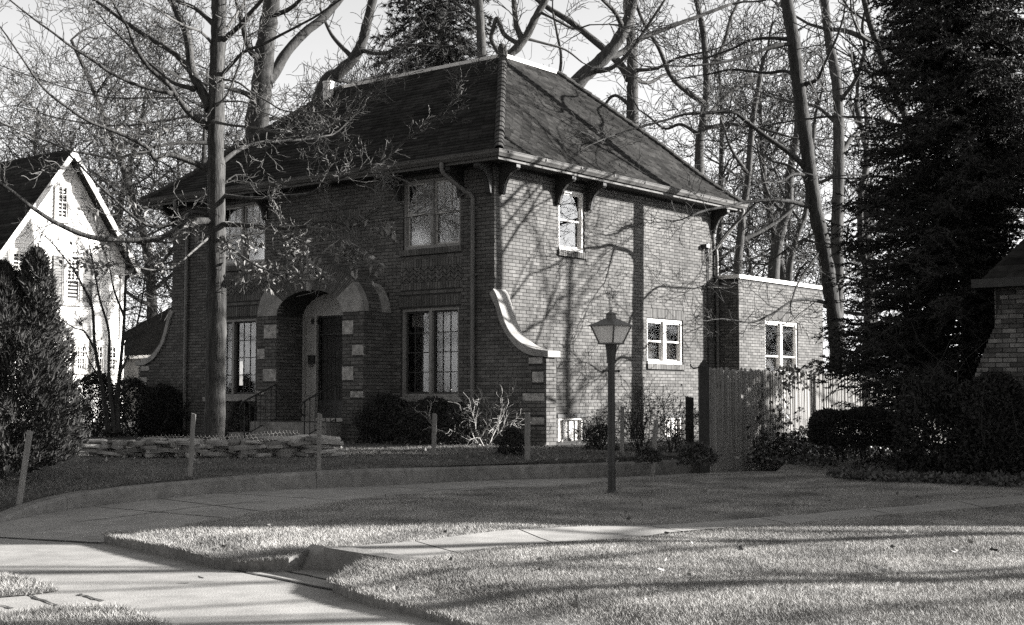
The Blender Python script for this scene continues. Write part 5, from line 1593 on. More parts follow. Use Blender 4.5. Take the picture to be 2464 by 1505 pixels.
g = Geo(); segtubes(g, S, 5); g.build('vines', M['bark_dark'], iv)
bed = [tuple(G(x, y, -1.08)[:2]) for x, y in ((1990, 1152), (2040, 1140), (2070, 1122), (2200, 1108), (2500, 1105), (2800, 1100), (2800, 1168), (2464, 1172), (2300, 1172), (2150, 1166))]
n = 26000
bb = np.array(bed); x = rng.uniform(bb[:, 0].min(), bb[:, 0].max(), n * 2); y = rng.uniform(bb[:, 1].min(), bb[:, 1].max(), n * 2)
k = inpoly(x, y, bb); x, y = x[k][:n], y[k][:n]
g = Geo(); leaves(g, np.column_stack([x, y, z_lawn(x, y) + rng.uniform(0.0, 0.09, len(x))]), 0.06, rng, asp=0.8)
g.build('ground_cover', M['ivy'], kind='stuff')
# leaf litter before the house and loose leaves on the lawn
n = 1200
x = rng.uniform(-7, 4, n); y = rng.uniform(19, 28, n)
g = Geo(); leaves(g, np.column_stack([x, y, z_yard(x, y) + 0.035]), 0.06, rng, asp=0.7); g.build('leaf_litter', M['dead_leaf'], kind='stuff')
x = rng.uniform(-3.5, 6, 420); y = rng.uniform(7, 16, 420)
kk = (inpoly(x, y, lawn1) | inpoly(x, y, lawn2)) & (rng.uniform(0, 1, 420) < 0.35 + 0.4 * np.sin(x * 1.3) * np.sin(y * 1.1))
x, y = x[kk], y[kk]
g = Geo(); leaves(g, np.column_stack([x, y, z_lawn(x, y) + 0.02]), 0.045, rng, asp=0.7); g.build('leaf_litter', M['dead_leaf'], kind='stuff')
def fallen_leaf(px, py, s, label, zf=z_lawn, m='litter'):
    p = Gf(px, py, zf); r_ = random.Random(px)
    g = Geo()
    out = [(0, -.5, 0), (.3, -.25, .08), (.52, .05, .2), (.28, .2, .1), (.12, .55, .22), (-.1, .25, .06), (-.42, .3, .18), (-.34, -.1, .05), (-.25, -.35, .1)]
    V = [(0, 0, 0.02)] + out
    V = [(a * s, b * s, (c + 0.25) * s) for a, b, c in V]
    V2 = [(a, b, c - 0.002) for a, b, c in V]
    n_ = len(out)
    g.polys(V + V2, [[0, 1 + i, 1 + (i + 1) % n_] for i in range(n_)] + [[10, 11 + (i + 1) % n_, 11 + i] for i in range(n_)])
    o = g.build('fallen_leaf', M[m]); o.location = p + [0, 0, 0.02]; o.rotation_euler = (r_.uniform(-.5, .5), r_.uniform(-.5, .5), r_.uniform(0, 6))
    tag(o, label, 'leaf', 'fallen leaves on the lawn')
fallen_leaf(2110, 1390, .11, 'largest pale curled leaf lying alone on the front lawn')
fallen_leaf(2304, 1345, .09, 'curled leaf in the shadow streak near the right edge of the lawn')
fallen_leaf(2390, 1338, .07, 'dark leaf at the far right of the front lawn', m='dark_wood')
fallen_leaf(1778, 1332, .06, 'small dark leaf on the lawn below the garden walk', m='dark_wood')
fallen_leaf(1668, 1318, .05, 'pale leaf by the near edge of the garden walk')
fallen_leaf(2184, 1289, .05, 'pale leaf at the right side of the garden walk edge')
fallen_leaf(652, 1274, .06, 'pale scrap of leaf in the sunlit strip of lawn before the driveway')
fallen_leaf(800, 1402, .06, 'crumpled leaf on the low paving beside the step cheek', zf=zsw)
fallen_leaf(1085, 1375, .05, 'small leaf on the lawn right of the garden step')
fallen_leaf(1590, 1385, .05, 'pale leaf in the middle of the front lawn')
fallen_leaf(482, 1403, .05, 'small leaf on the sunlit pavement at the lawn corner', zf=zsw, m='dark_wood')
# ------------------------------------------------------------------ trees
def traced_tree(name, label, limbs, Y, bark='bark', tw=dict(), group=None, seed=0, leaf=None, base_loc=None):
    """limbs: (points in the photograph, width at start, width at end, distance offset at start, at end); the first is the trunk"""
    rd_ = random.Random(seed)
    b = P(limbs[0][0][0][0], limbs[0][0][0][1], Y)
    root = empty(name, tuple(b), label=label, cat='tree', group=group)
    ro = np.array(root.location)
    S, tips = [], []
    gt, gc = Geo(), Geo()
    lvl, Lk, dens = tw.get('lvl', 2), tw.get('L', 0.5), tw.get('dens', 1.0)
    for i, (pts, w0, w1, d0, d1) in enumerate(limbs):
        w0, w1 = w0 * tw.get('w', 1.0), w1 * tw.get('w', 1.0)
        m = len(pts)
        q = [P(x, y, Y + lin(d0, d1, k / max(1, m - 1))) - ro for k, (x, y) in enumerate(pts)]
        c = catmull(q, 5)
        t = np.linspace(0, 1, len(c))
        dist = Y + lin(d0, d1, t)
        r = lin(w0, w1, t ** 0.85) / 2 * dist / F_PX
        if i == 0:
            sweep(gt, c, r * (1 + 0.35 * np.exp(-np.arange(len(c)) * 0.8)) * (1 + 0.05 * np.sin(np.arange(len(c)) * 2.1) + 0.04 * np.sin(np.arange(len(c)) * 5.3)), 14, wob=0.06, seed=seed)
        else:
            r = r * (1 + 0.35 * np.exp(-np.arange(len(c)) * 1.2))
            sweep(gt if w0 > 9 else gc, c, r, 8 if w0 > 9 else 6, wob=0.05, seed=i)
        seg = np.linalg.norm(np.diff(c, axis=0), axis=1)
        tot = seg.sum()
        k0 = 0.45 if i == 0 else 0.12
        for k in range(len(c) - 1):
            if t[k] < k0: continue
            ns = dens * seg[k] / 0.30
            ns = int(ns) + (rd_.random() < ns - int(ns))
            if i == 0: ns = ns if rd_.random() < 0.35 else 0
            d = (c[k + 1] - c[k]) / (seg[k] + 1e-9)
            for _ in range(ns):
                a = R(rd_.uniform(30, 65))
                e = np.array([rd_.gauss(0, 1), rd_.gauss(0, 1), rd_.gauss(0, 1) + 0.25]); e -= d * (e @ d); e /= np.linalg.norm(e)
                v = d * math.cos(a) + e * math.sin(a)
                L = Lk * rd_.uniform(0.5, 1.3) * (1.0 if w0 > 6 else 0.75)
                grow(S, tuple(c[k]), tuple(v), L, min(r[k] * 0.35, tw.get('rmax', 0.014)), lvl, rd_, up=tw.get('up', 0.06), bend=tw.get('bend', 0.2), rmin=tw.get('rmin', 0.003), n=tw.get('n', 4), ch=tw.get('ch', (1, 2)), tips=tips)
        e = c[-1]; d = c[-1] - c[-2]; d /= np.linalg.norm(d)
        grow(S, tuple(e), tuple(d), Lk * 1.2, float(r[-1]), lvl, rd_, up=tw.get('up', 0.06), bend=0.15, rmin=tw.get('rmin', 0.003), tips=tips)
    gt.build('trunk', M[bark], root, smooth=True)
    segtubes(gc, S, 3)
    cr = gc.build('crown', M[tw.get('mat', 'twig')], root)
    if leaf:
        rng = np.random.default_rng(seed)
        T = np.array(tips)
        W = T + ro
        dd_ = W[:, 1]
        vx = W[:, 0] / dd_; 
        px = W_PX / 2 + F_PX * vx
        yc = W[:, 1] * math.cos(TILT) + (W[:, 2] - EYE) * math.sin(TILT); zc = -W[:, 1] * math.sin(TILT) + (W[:, 2] - EYE) * math.cos(TILT)
        py = H_PX / 2 - F_PX * zc / yc
        pr = np.zeros(len(T))
        for (cx, cy, rx, ry, a) in leaf: pr = np.maximum(pr, a * np.exp(-((px - cx) / rx) ** 2 - ((py - cy) / ry) ** 2))
        keep = rng.uniform(0, 1, len(T)) < pr
        T = T[keep]
        T = np.repeat(T, 2, axis=0); T = T + rng.normal(0, 0.03, T.shape)
        order = rng.permutation(len(T)); one, rest = T[order[:240]], T[order[240:]]
        gl = Geo()
        if len(rest): leaves(gl, rest, 0.10, rng, droop=0.7, asp=0.5)
        if gl.n: gl.build('dead_leaves', M['dead_leaf'], root, kind='stuff')
        mes = []
        for k in range(8):
            gq = Geo(); leaves(gq, np.zeros((1, 3)), 0.12, rng, droop=0.9, asp=0.5); mes.append(gq.mesh('leaf', M['dead_leaf']))
        for k, p in enumerate(one): link('leaf', mes[k % 8], root, p, (0, 0, rng.uniform(0, 6)))
    return root

oak = [
 ([(512, 1092), (517, 980), (520, 800), (521, 640), (521, 540), (520, 400), (519, 300), (523, 150), (526, 60), (528, -60), (532, -300)], 52, 33, 0, 0),
 ([(503, 306), (457, 274), (422, 228), (403, 201), (357, 161), (322, 107), (309, 70), (290, 38), (269, 0), (240, -60)], 17, 4, 0, -1.5),
 ([(416, 226), (336, 207), (269, 177), (228, 148), (172, 113), (126, 78), (81, 46), (13, -8)], 10, 4, -.5, -2.0),
 ([(467, 215), (416, 199), (376, 167), (322, 120), (270, 70)], 12, 5, 0, 1.5),
 ([(508, 262), (483, 215), (462, 172), (454, 107), (443, 67), (419, 16), (400, -40)], 26, 14, 0, .6),
 ([(466, 180), (419, 129), (363, 94), (309, 59), (269, 30), (228, 0), (180, -30)], 16, 6, .2, 1.2),
 ([(518, 62), (470, 21), (430, 5), (380, -15)], 13, 7, 0, 1.0),
 ([(515, 110), (484, 78), (443, 62), (403, 40), (371, 16), (338, 0)], 8, 3, 0, -1.4),
 ([(505, 410), (457, 389), (403, 373), (376, 384), (360, 363), (349, 352), (303, 328), (255, 309), (209, 290), (161, 258), (115, 223), (83, 185), (54, 142), (16, 86)], 14, 4, 0, -2.2),
 ([(360, 366), (322, 371), (274, 381), (215, 371), (172, 363), (107, 338), (54, 317), (0, 295), (-40, 280)], 8, 3, -.8, -1.6),
 ([(500, 280), (462, 279), (400, 290), (300, 303), (215, 298), (129, 282), (40, 255)], 7, 3, 0, 2.0),
 ([(430, 236), (363, 236), (269, 236), (215, 226), (150, 209), (86, 188), (0, 158)], 5, 2.5, -.4, 1.0),
 ([(520, 532), (480, 533), (440, 543), (396, 570), (352, 578), (264, 577), (205, 567), (141, 540), (103, 517), (64, 490), (29, 461), (-5, 438), (-60, 400)], 20, 6, 0, -2.5),
 ([(515, 525), (480, 512), (457, 514), (434, 528), (404, 543), (369, 546), (337, 534), (308, 511), (270, 476), (234, 443), (205, 411), (158, 364), (120, 320)], 11, 4, 0, -1.2),
 ([(528, 105), (575, 64), (602, 32), (631, 0), (660, -40)], 14, 8, 0, -1.0),
 ([(532, 88), (563, 44), (587, 6), (600, -30)], 9, 5, 0, 1),
 ([(522, 192), (558, 155), (587, 126), (631, 108), (675, 85), (719, 62), (763, 38), (818, 0), (860, -30)], 10, 4.5, 0, -2.0),
 ([(520, 256), (546, 229), (566, 182), (584, 123), (590, 82), (590, 15)], 6, 3, -.3, -.9),
 ([(512, 293), (558, 302), (616, 308), (660, 318), (704, 321), (748, 322), (792, 308), (836, 278), (865, 243), (890, 212)], 8, 3, -.2, -2.4),
 ([(524, 400), (558, 372), (587, 355), (631, 343), (675, 340), (740, 335), (800, 325)], 14, 4, 0, 1.8),
 ([(526, 190), (572, 199), (602, 220), (646, 246), (684, 267), (754, 272), (821, 255)], 6, 3, 0, -1.8),
 ([(524, 245), (587, 246), (631, 270), (660, 281), (720, 310)], 5, 2.5, 0, -2),
 ([(524, 540), (575, 542), (622, 546), (658, 548), (693, 549), (747, 544), (765, 535), (792, 532), (819, 537), (846, 544), (900, 535), (960, 525)], 13, 4, 0, -2.4),
 ([(740, 546), (774, 551), (810, 555), (842, 547)], 7, 5, -1.5, -1.8),
 ([(622, 548), (690, 565), (740, 590), (800, 612), (850, 628), (890, 645)], 6, 2.5, -.8, -2.6),
 ([(526, 470), (600, 478), (660, 475), (738, 469), (765, 456), (801, 435), (837, 422), (872, 410), (930, 380), (985, 330), (1040, 290), (1100, 240), (1150, 190), (1185, 152)], 11, 3, 0, -1.8),
 ([(840, 421), (900, 415), (960, 430), (1000, 450), (1030, 475)], 5, 2.5, -1.1, -2.2),
 ([(526, 560), (560, 600), (600, 630), (640, 650), (700, 660)], 9, 3, 0, -1.5),
 ([(515, 560), (470, 600), (420, 640), (370, 650), (320, 640)], 7, 2.5, 0, -1.8),
]
traced_tree('oak_tree', 'big nearly bare tree with dead leaves, rising from the stone row before the house', oak, 22.6, 'bark',
    dict(lvl=2, L=0.66, dens=0.62, rmax=0.014, rmin=0.0046, ch=(1, 1), n=5, bend=0.26, mat='twig_oak'), seed=4,
    leaf=[(640, 635, 150, 42, .85), (780, 640, 110, 32, .8), (960, 545, 50, 30, .5), (340, 630, 120, 70, .28), (250, 500, 80, 40, .10), (430, 590, 60, 70, .25), (330, 320, 80, 40, .10)])

right = [
 ([(2020, 905), (2012, 800), (1998, 700), (1982, 600), (1963, 508), (1948, 410), (1936, 313), (1920, 195), (1909, 94), (1893, 0), (1880, -120)], 33, 26, 0, 0),
 ([(1938, 402), (1893, 363), (1842, 328), (1787, 285), (1764, 270), (1700, 272), (1650, 275), (1600, 290), (1520, 312), (1480, 325)], 13, 3, 0, -1.5),
 ([(1913, 98), (1854, 92), (1803, 98), (1764, 117), (1700, 140)], 9, 4, 0, 1),
 ([(1911, 105), (1860, 112), (1800, 135), (1740, 150), (1660, 160)], 9, 4, 0, -1),
 ([(1920, 195), (1893, 172), (1842, 176), (1764, 168), (1700, 180)], 9, 4, 0, 1.5),
 ([(1958, 500), (1898, 485), (1860, 481), (1793, 487), (1758, 496), (1701, 506), (1660, 520)], 11, 4, 0, -2),
 ([(1824, 484), (1793, 517), (1749, 560), (1723, 596)], 7, 3, -.8, -1.2),
 ([(1992, 730), (1946, 722), (1905, 726), (1859, 755), (1809, 776), (1760, 770)], 8, 3, 0, -1.5),
 ([(1975, 600), (1963, 618), (1934, 660), (1917, 689), (1905, 726)], 7, 4, 0, -.8),
 ([(1935, 204), (1967, 191), (1983, 156), (2014, 90), (2030, 40)], 9, 4, 0, -1),
 ([(1955, 425), (1910, 420), (1885, 435), (1862, 440)], 9, 3, 0, -1),
 ([(1982, 590), (1930, 580), (1880, 610), (1840, 640)], 6, 3, 0, 1.5),
 ([(1996, 700), (2040, 660), (2080, 640)], 6, 3, 0, 1.5),
]
traced_tree('bare_tree', 'leaning bare tree behind the picket fence with limbs reaching over the house roof', right, 29.6, 'bark_dark', dict(lvl=2, L=0.85, dens=0.6, rmax=0.016, rmin=0.0055, ch=(1, 1), bend=0.25, w=1.15), seed=8)

BG = 'bare trees behind the houses'
def bgtree(label, limbs, Y, seed, dens=0.55, L=1.5, lvl=2, bark='bark'):
    return traced_tree('bare_tree', label, limbs, Y, bark, dict(lvl=lvl, L=L, dens=dens * 0.6, rmax=0.03, rmin=0.010, ch=(1, 1), bend=0.26, w=1.25), group=BG, seed=seed)
bgtree('tall bare tree behind the fence right of the leaning trunk', [
 ([(2016, 900), (2014, 586), (2018, 391), (2016, 234), (2005, 150), (1998, 117), (1983, 0), (1975, -100)], 25, 16, 0, 0),
 ([(2230, 165), (2194, 145), (2135, 113), (2077, 90), (2030, 74), (1983, 70)], 17, 8, -2, -1),
 ([(2016, 390), (2050, 330), (2090, 310), (2140, 270)], 10, 5, 0, 2),
 ([(2016, 250), (2060, 190), (2080, 120), (2075, 60), (2090, 0)], 9, 5, 0, -2),
 ([(2016, 300), (1970, 260), (1930, 250), (1880, 240)], 9, 4, 0, 2),
 ([(2015, 420), (1960, 440), (1900, 400), (1860, 390)], 8, 4, 0, 1)], 38, 21)
bgtree('thick bare tree leaning right above the roof of the brick house', [
 ([(1180, 560), (1290, 330), (1390, 199), (1440, 152), (1478, 111), (1507, 59), (1519, 18), (1540, -60)], 36, 18, 0, 0),
 ([(1450, 140), (1490, 130), (1540, 95), (1600, 70), (1680, 40), (1760, 10)], 14, 6, 0, 2),
 ([(1500, 70), (1480, 30), (1450, 0), (1420, -30)], 11, 5, 0, -2),
 ([(1420, 172), (1470, 165), (1520, 120), (1560, 60), (1600, 0)], 11, 5, 0, -1.5),
 ([(1330, 260), (1350, 150), (1340, 80), (1330, 30)], 7, 4, 0, 1)], 44, 22, bark='bark')
bgtree('straight bare trunk right of the roof peak', [
 ([(1522, 600), (1522, 264), (1522, 176), (1518, 88), (1510, 0), (1505, -80)], 24, 18, 0, 0),
 ([(1516, 190), (1484, 146), (1425, 94), (1373, 53), (1320, 20), (1270, -20)], 17, 9, 0, 1),
 ([(1524, 170), (1580, 165), (1630, 140), (1700, 125)], 8, 4, 0, -2),
 ([(1523, 190), (1560, 200), (1600, 180), (1640, 170)], 9, 4, 0, 2),
 ([(1522, 260), (1480, 230), (1450, 260), (1420, 300)], 8, 4, 0, 1)], 52, 23)
bgtree('forked bare tree in the middle of the group right of the roof', [
 ([(1684, 700), (1683, 366), (1690, 308), (1700, 220), (1698, 146), (1689, 59), (1670, -20)], 19, 10, 0, 0),
 ([(1695, 250), (1640, 210), (1610, 176), (1586, 117), (1551, 59), (1530, 10)], 12, 6, 0, -2),
 ([(1694, 290), (1740, 240), (1790, 200), (1850, 180)], 10, 4, 0, 2),
 ([(1690, 310), (1760, 300), (1830, 310), (1900, 330)], 9, 4, 0, -2),
 ([(1697, 180), (1740, 110), (1760, 40), (1790, -20)], 9, 5, 0, 1),
 ([(1688, 330), (1640, 300), (1600, 310), (1560, 280)], 8, 4, 0, 1)], 50, 24)
bgtree('slim bare tree rising just left of the roof peak', [
 ([(1168, 500), (1164, 260), (1160, 140), (1156, 60), (1152, 0), (1148, -80)], 21, 15, 0, 0),
 ([(1158, 60), (1120, 30), (1080, -10)], 7, 4, 0, 1)], 40, 25)
bgtree('crooked bare tree with a hooked limb behind the roof peak', [
 ([(1180, 400), (1215, 165), (1245, 115), (1268, 85), (1290, 40), (1315, -5), (1340, -60)], 21, 12, 0, 0),
 ([(1258, 100), (1243, 60), (1236, 0), (1230, -40)], 13, 8, 0, 0.5),
 ([(1250, 108), (1215, 85), (1203, 60), (1195, 45), (1188, 65), (1182, 95), (1195, 120), (1212, 150)], 9, 8, 0, 0.3),
 ([(1300, 30), (1340, 50), (1380, 70), (1420, 60)], 6, 3, 0, -1),
 ([(1262, 92), (1310, 105), (1360, 120), (1400, 150)], 6, 3, 0, 1)], 41, 26)
bgtree('massive bare tree with a burr on its trunk behind the left end of the roof', [
 ([(600, 640), (612, 400), (618, 293), (627, 234), (633, 176), (638, 110), (645, 60), (655, 0), (665, -80)], 50, 30, 0, 0),
 ([(640, 200), (660, 176), (690, 126), (733, 79), (777, 44), (816, 0), (850, -40)], 24, 14, 0, 2),
 ([(625, 255), (600, 230), (560, 215), (520, 205), (470, 200)], 14, 6, 0, -1.5),
 ([(633, 150), (600, 120), (585, 70), (570, 10)], 14, 7, 0, -2),
 ([(650, 40), (700, 20), (740, -20)], 12, 6, 0, -1),
 ([(615, 300), (660, 285), (700, 290), (740, 270)], 10, 4, 0, 2),
 ([(612, 380), (560, 360), (500, 345), (430, 345), (370, 355)], 13, 5, 0, -2)], 43, 27, bark='bark_dark')
bgtree('bare tree leaning right behind the flue at the left end of the ridge', [
 ([(720, 420), (777, 211), (815, 176), (851, 141), (872, 100), (882, 60), (897, 0), (910, -60)], 26, 16, 0, 0),
 ([(850, 141), (810, 100), (790, 70), (770, 20)], 10, 5, 0, 1),
 ([(860, 120), (920, 130), (970, 110), (1030, 110)], 9, 4, 0, -1),
 ([(800, 190), (860, 200), (900, 185), (950, 190)], 8, 4, 0, 2)], 46, 28, bark='bark_dark')
bgtree('bare tree with a forked trunk behind the rear extension', [
 ([(1774, 900), (1775, 657), (1781, 582), (1787, 511), (1800, 430), (1810, 300), (1830, 180)], 19, 10, 0, 0),
 ([(1782, 580), (1837, 553), (1881, 525), (1930, 480)], 9, 5, 0, 1),
 ([(1800, 420), (1760, 360), (1740, 300)], 8, 4, 0, -1)], 46, 29)
bgtree('thick swaying bare trunk behind the rear extension', [
 ([(1855, 900), (1861, 670), (1869, 599), (1886, 529), (1898, 494), (1900, 420), (1920, 300), (1910, 180)], 26, 12, 0, 0),
 ([(1890, 520), (1850, 470), (1830, 400)], 9, 4, 0, 1)], 50, 30)
bgtree('slim bare trunk just left of the leaning tree', [
 ([(1895, 900), (1898, 675), (1907, 608), (1925, 547), (1939, 508), (1950, 400), (1960, 300)], 14, 8, 0, 0), ([(1930, 540), (1890, 480), (1870, 420)], 6, 3, 0, 1)], 54, 31)
bgtree('bare trunk seen low through the gap left of the spruce', [
 ([(2085, 900), (2090, 690), (2075, 600), (2070, 480), (2085, 380), (2060, 250)], 18, 9, 0, 0), ([(2074, 560), (2120, 480), (2150, 430)], 7, 4, 0, 1)], 44, 32)

# one set of further trees, grown freely, then copied into the back rows
def free_tree(seed, Hh_, r, lvl=4, rmin=0.013):
    rd_ = random.Random(seed); gt, S = Geo(), []
    c = [np.array([0, 0, -0.4])]; d = np.array([rd_.gauss(0, .04), rd_.gauss(0, .04), 1])
    n = 9
    for k in range(n):
        d += np.array([rd_.gauss(0, .07), rd_.gauss(0, .07), 0.05]); d /= np.linalg.norm(d); c.append(c[-1] + d * Hh_ / n)
    cc = catmull(c, 3); rr_ = r * np.linspace(1, 0.22, len(cc)); rr_[0] *= 1.4
    sweep(gt, cc, rr_, 9, wob=0.05, seed=seed)
    for k in range(8, len(cc)):
        for _ in range(rd_.choice((1, 1, 2))):
            a = rd_.uniform(0, 6.28); el = rd_.uniform(0.25, 0.9)
            grow(S, tuple(cc[k]), (math.cos(a), math.sin(a), el), Hh_ * rd_.uniform(0.22, 0.36) * (1.1 - 0.5 * k / len(cc)), rr_[k] * 0.5, lvl - 1, rd_, up=0.07, n=4, ch=(1, 1), bend=.27, rmin=rmin, shrink=0.62)
    S = [s for s in S]
    gc = Geo(); segtubes(gc, S, 3)
    return gt.mesh('trunk', M['bark'], True), gc.mesh('crown', M['twig'])
kinds = [free_tree(100 + k, h_, r_) for k, (h_, r_) in enumerate([(15, .26), (18, .32), (13, .2), (16, .24)])]
spots = [(-22, 62, 0), (-17.5, 66, 1), (-13.5, 60, 3), (-9.5, 70, 1), (-5.5, 64, 2), (-1, 68, 0), (4, 66, 2), (9.5, 66, 3), (13, 60, 0), (17, 66, 1), (22, 62, 3), (-26, 74, 3), (-19, 80, 0), (-11, 84, 2), (-3, 82, 1), (6, 84, 3), (14, 80, 0), (22, 84, 2), (-21, 70, 1), (-16, 88, 3), (-8, 92, 0), (0, 94, 2), (10, 92, 1), (19, 92, 3), (26, 90, 0), (-24.5, 56, 2), (-15.5, 72, 0), (-7, 76, 3)]
descr = {}
xo = sorted(range(len(spots)), key=lambda i: spots[i][0])
words = ['tall', 'slim', 'broad', 'young']
for i, (x, y, k) in enumerate(spots):
    fx = x / y * F_PX + W_PX / 2
    spot = ('behind the white house' if fx < 330 else 'between the white house and the brick house' if fx < 600 else 'above the left part of the brick house roof' if fx < 1000 else
            'behind the long roof ridge' if fx < 1250 else 'right of the roof peak' if fx < 1600 else 'behind the right corner of the roof' if fx < 1900 else 'behind the leaning tree and the fence' if fx < 2150 else 'behind the spruce')
    lab = ('far ' if y > 78 else 'nearer ') + ('mid-height', 'tall', 'short', 'slim')[k] + ' bare tree ' + spot
    o = empty('woodland_tree', (x, y, float(z_yard(x, y))), i * 2.1, label=lab, cat='tree', group='woodland trees on the skyline')
    sc = 0.9 + 0.25 * ((i * 37) % 10) / 10
    o.scale = (sc, sc, sc)
    link('trunk', kinds[k][0], o); link('crown', kinds[k][1], o)
# far undergrowth as one mass
rng = np.random.default_rng(77); S = []
rd_ = random.Random(77)
for k in range(900):
    x = rng.uniform(-60, 60); y = rng.uniform(64, 110)
    h_ = rng.uniform(1.5, 4.5); a = rng.uniform(-.3, .3); b_ = rng.uniform(-.3, .3)
    z = float(z_yard(x, y))
    S.append((x, y, z, x + a * h_, y, z + h_, .03, .012))
    for q in range(7):
        t = rng.uniform(.25, 1); S.append((x + a * h_ * t, y, z + h_ * t, x + a * h_ * t + rng.normal(0, .5), y + rng.normal(0, .5), z + h_ * t + rng.uniform(.2, .9), .012, .006))
g = Geo(); segtubes(g, S, 3); g.build('undergrowth', M['twig'], kind='stuff')

# woods across the street and along it, behind the camera and to the left (they stand in the window reflections)
ring_spots = [(-30, 30), (-34, 22), (-28, 14), (-36, 8), (-30, 2), (-38, -4), (-27, -8), (-33, -16), (-22, -14), (-26, -24), (-15, -18), (-10, -26), (-4, -17), (3, -24), (9, -18), (-42, 34), (-44, 16), (-45, -2), (-40, -22), (-18, -30), (-2, -32), (-31, 40), (-24, 22)]
for i, (x, y) in enumerate(ring_spots):
    k = i % 4
    o = empty('woodland_tree', (x, y, EYE - 1.5), i * 1.7, label='bare leafless tree of the woods across the street', cat='tree', group='bare trees across the street')
    sc = 1.0 + 0.3 * ((i * 29) % 10) / 10
    o.scale = (sc, sc, sc)
    link('trunk', kinds[k][0], o); link('crown', kinds[k][1], o)

# big street trees added out of view, bare crowns block overhead sky light
big = free_tree(400, 17, .36, 4, rmin=0.022)
for i, (x, y) in enumerate([(-7.5, 4.0), (-12.5, 9.5), (-4.0, -4.5), (7.5, 0.5), (1.5, -8.0), (-13.0, 0.0), (-14.5, 17.0), (10.5, -6.0)]):
    o = empty('sky_block_tree', (x, y, EYE - 1.5), i * 2.3, label='large bare street tree standing beside the pavement outside the picture', cat='tree', group='street trees beside the pavement')
    link('trunk', big[0], o); link('crown', big[1], o)

# trees outside the right edge that throw the shadows
off = [((16.6, 29.4), 0.15, 13, 'small bare tree behind the spruce casting branch shadows on the side wall'), ((9.9, 26.5), 0.15, 12, 'bare tree behind the spruce shading a strip of the fence'),
       ((14.0, 11.9), 0.17, 13, 'bare tree beyond the right edge casting the upper streak on the front lawn'), ((17.0, 11.3), 0.19, 12, 'bare tree beyond the right edge casting the broad middle streak on the lawn')]
for i, ((x, y), r, h_, lab) in enumerate(off):
    t_, c_ = free_tree(300 + i, h_, r, 2 if i < 2 else 1)
    o = empty('bare_tree', (x, y, EYE - 1.1), i * 1.3, label=lab, cat='tree', group='trees beyond the right edge')
    link('trunk', t_, o); link('crown', c_, o)

# hedge-side bare multi-stemmed tree in front of the white house
ms = [
 ([(262, 1040), (250, 960), (240, 900), (228, 830), (222, 740), (200, 690), (170, 640), (130, 590)], 12, 3, 0, -1),
 ([(285, 1042), (283, 960), (290, 880), (298, 780), (302, 680), (306, 600), (310, 520)], 12, 4, 0, .6),
 ([(276, 1042), (262, 900), (262, 800), (240, 720), (225, 640), (215, 590)], 9, 3, 0, .4),
 ([(288, 900), (310, 850), (330, 780), (345, 700), (352, 620)], 7, 3, 0, 1),
 ([(232, 850), (205, 800), (180, 790), (150, 770)], 6, 2, 0, -.8),
 ([(298, 760), (275, 700), (262, 640), (235, 560)], 6, 2, 0, -.5),
 ([(242, 910), (215, 870), (200, 820)], 5, 2, 0, -.8)]
traced_tree('small_bare_tree', 'small dark multi-stemmed bare tree in front of the white house', ms, 26.5, 'bark_dark', dict(lvl=2, L=0.5, dens=0.8, rmax=0.010, rmin=0.0035), seed=51)

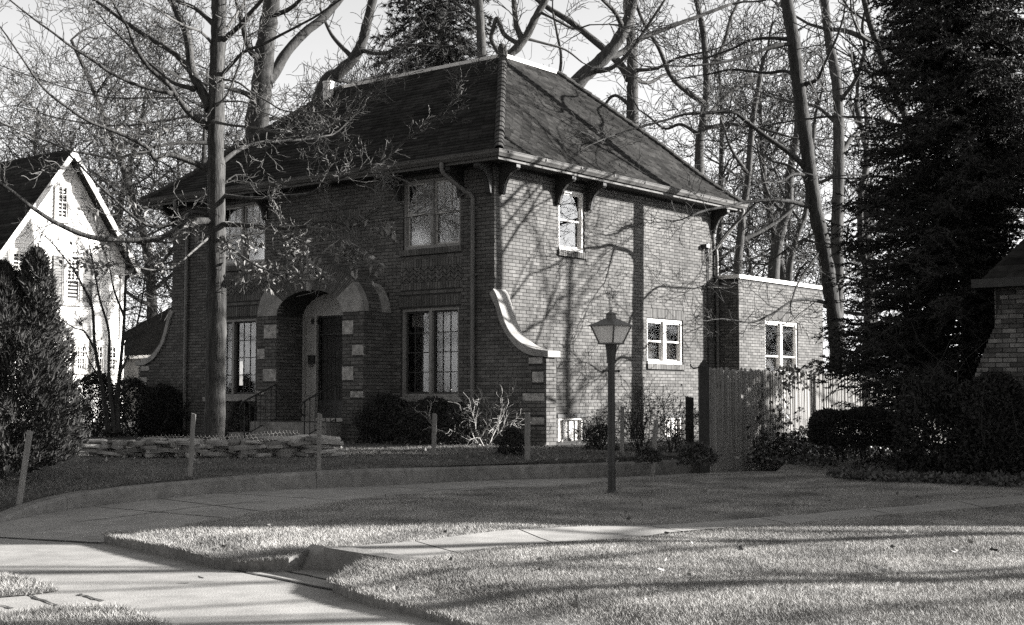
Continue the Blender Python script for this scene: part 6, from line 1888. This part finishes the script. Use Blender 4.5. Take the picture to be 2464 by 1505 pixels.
# ------------------------------------------------------------------ spruce at the right
def spruce(px, py, Y, Hs, Rs, h0, nb, label, seed=0, dens=1.0, mt='needle', name='spruce_tree', droop=0.35, tip_up=0.25, needle=0.045, nw=0.0045, gap=0.0):
    b = P(px, py, Y)
    root = empty(name, tuple(b), label=label, cat='tree'); 
    rng = np.random.default_rng(seed)
    gt = Geo(); sweep(gt, [(0, 0, -0.3), (0.02, 0, Hs * .3), (-.02, 0, Hs * .7), (0, 0, Hs)], [0.13, 0.11, 0.07, 0.01], 9, wob=.05)
    S, C, D = [], [], []
    for k in range(nb):
        t = (k + rng.uniform(0, 1)) / nb
        h_ = h0 + (Hs - h0) * t ** 1.12
        L = Rs * (1 - (h_ - h0) / (Hs - h0)) ** 0.8 * rng.uniform(0.72, 1.12) + 0.08
        if h_ < h0 + 0.5: L *= 0.75
        a = rng.uniform(0, 2 * math.pi)
        if gap and h_ < gap and math.cos(a + 0.668) > 0.25: L *= 0.4
        n = 7
        s = np.linspace(0, 1, n)
        r_ = s * L; z = h_ - droop * L * np.sin(s * 1.9) * s + tip_up * L * s ** 3 * 0.9
        a2 = a + 0.15 * rng.normal() * s
        Q = np.column_stack([r_ * np.cos(a2), r_ * np.sin(a2), z])
        for i in range(n - 1): S.append((*Q[i], *Q[i + 1], .016 * (1 - s[i]) + .004, .016 * (1 - s[i + 1]) + .003))
        m = max(3, int(L / 0.075 * dens))
        for q in range(m):
            u_ = 0.12 + 0.88 * (q + rng.uniform(0, 1)) / m
            c = np.array([np.interp(u_, s, Q[:, j]) for j in range(3)])
            side = 1 if q % 2 else -1
            da = a + side * rng.uniform(0.55, 1.05)
            l2 = min(0.42, L * 0.42) * (1.05 - 0.55 * u_) * rng.uniform(0.6, 1.2)
            d = np.array([math.cos(da), math.sin(da), rng.uniform(-0.75, 0.25)])
            e = c + d * l2
            S.append((*c, *e, .005, .002))
            nn = max(6, int(l2 / 0.011))
            tt = rng.uniform(0, 1, nn)[:, None]
            C.append(c + (e - c) * tt + rng.normal(0, .004, (nn, 3)))
            D.append(d * 0.9 + rng.normal(0, 0.55, (nn, 3)) + [0, 0, 0.12])
    gt.build('trunk', M['bark_dark'], root, smooth=True)
    g = Geo(); segtubes(g, S, 3); spikes(g, np.concatenate(C), np.concatenate(D), needle, nw, rng)
    g.build('crown', M[mt], root)
    return root
spruce(2338, 1124, 21.2, 14.0, 2.3, 1.0, 1250, 'tall dense dark spruce at the right edge in front of the neighbouring house', seed=5, needle=0.06, dens=1.35, nw=0.011, gap=4.2)
spruce(1060, 640, 52, 15.5, 4.4, 4.0, 260, 'feathery conifer with drooping boughs behind the roof ridge', seed=6, dens=0.45, name='conifer_tree', droop=0.75, tip_up=0.1, needle=0.24, nw=0.02)

spruce(2990, 1110, 24.5, 9.0, 1.25, 0.4, 520, 'slim dark evergreen behind the neighbouring house beyond the right edge', seed=9, needle=0.06, nw=0.012, dens=1.0, name='shading_evergreen')  # unseen evergreen, added to shade the lower trunk of the front tree
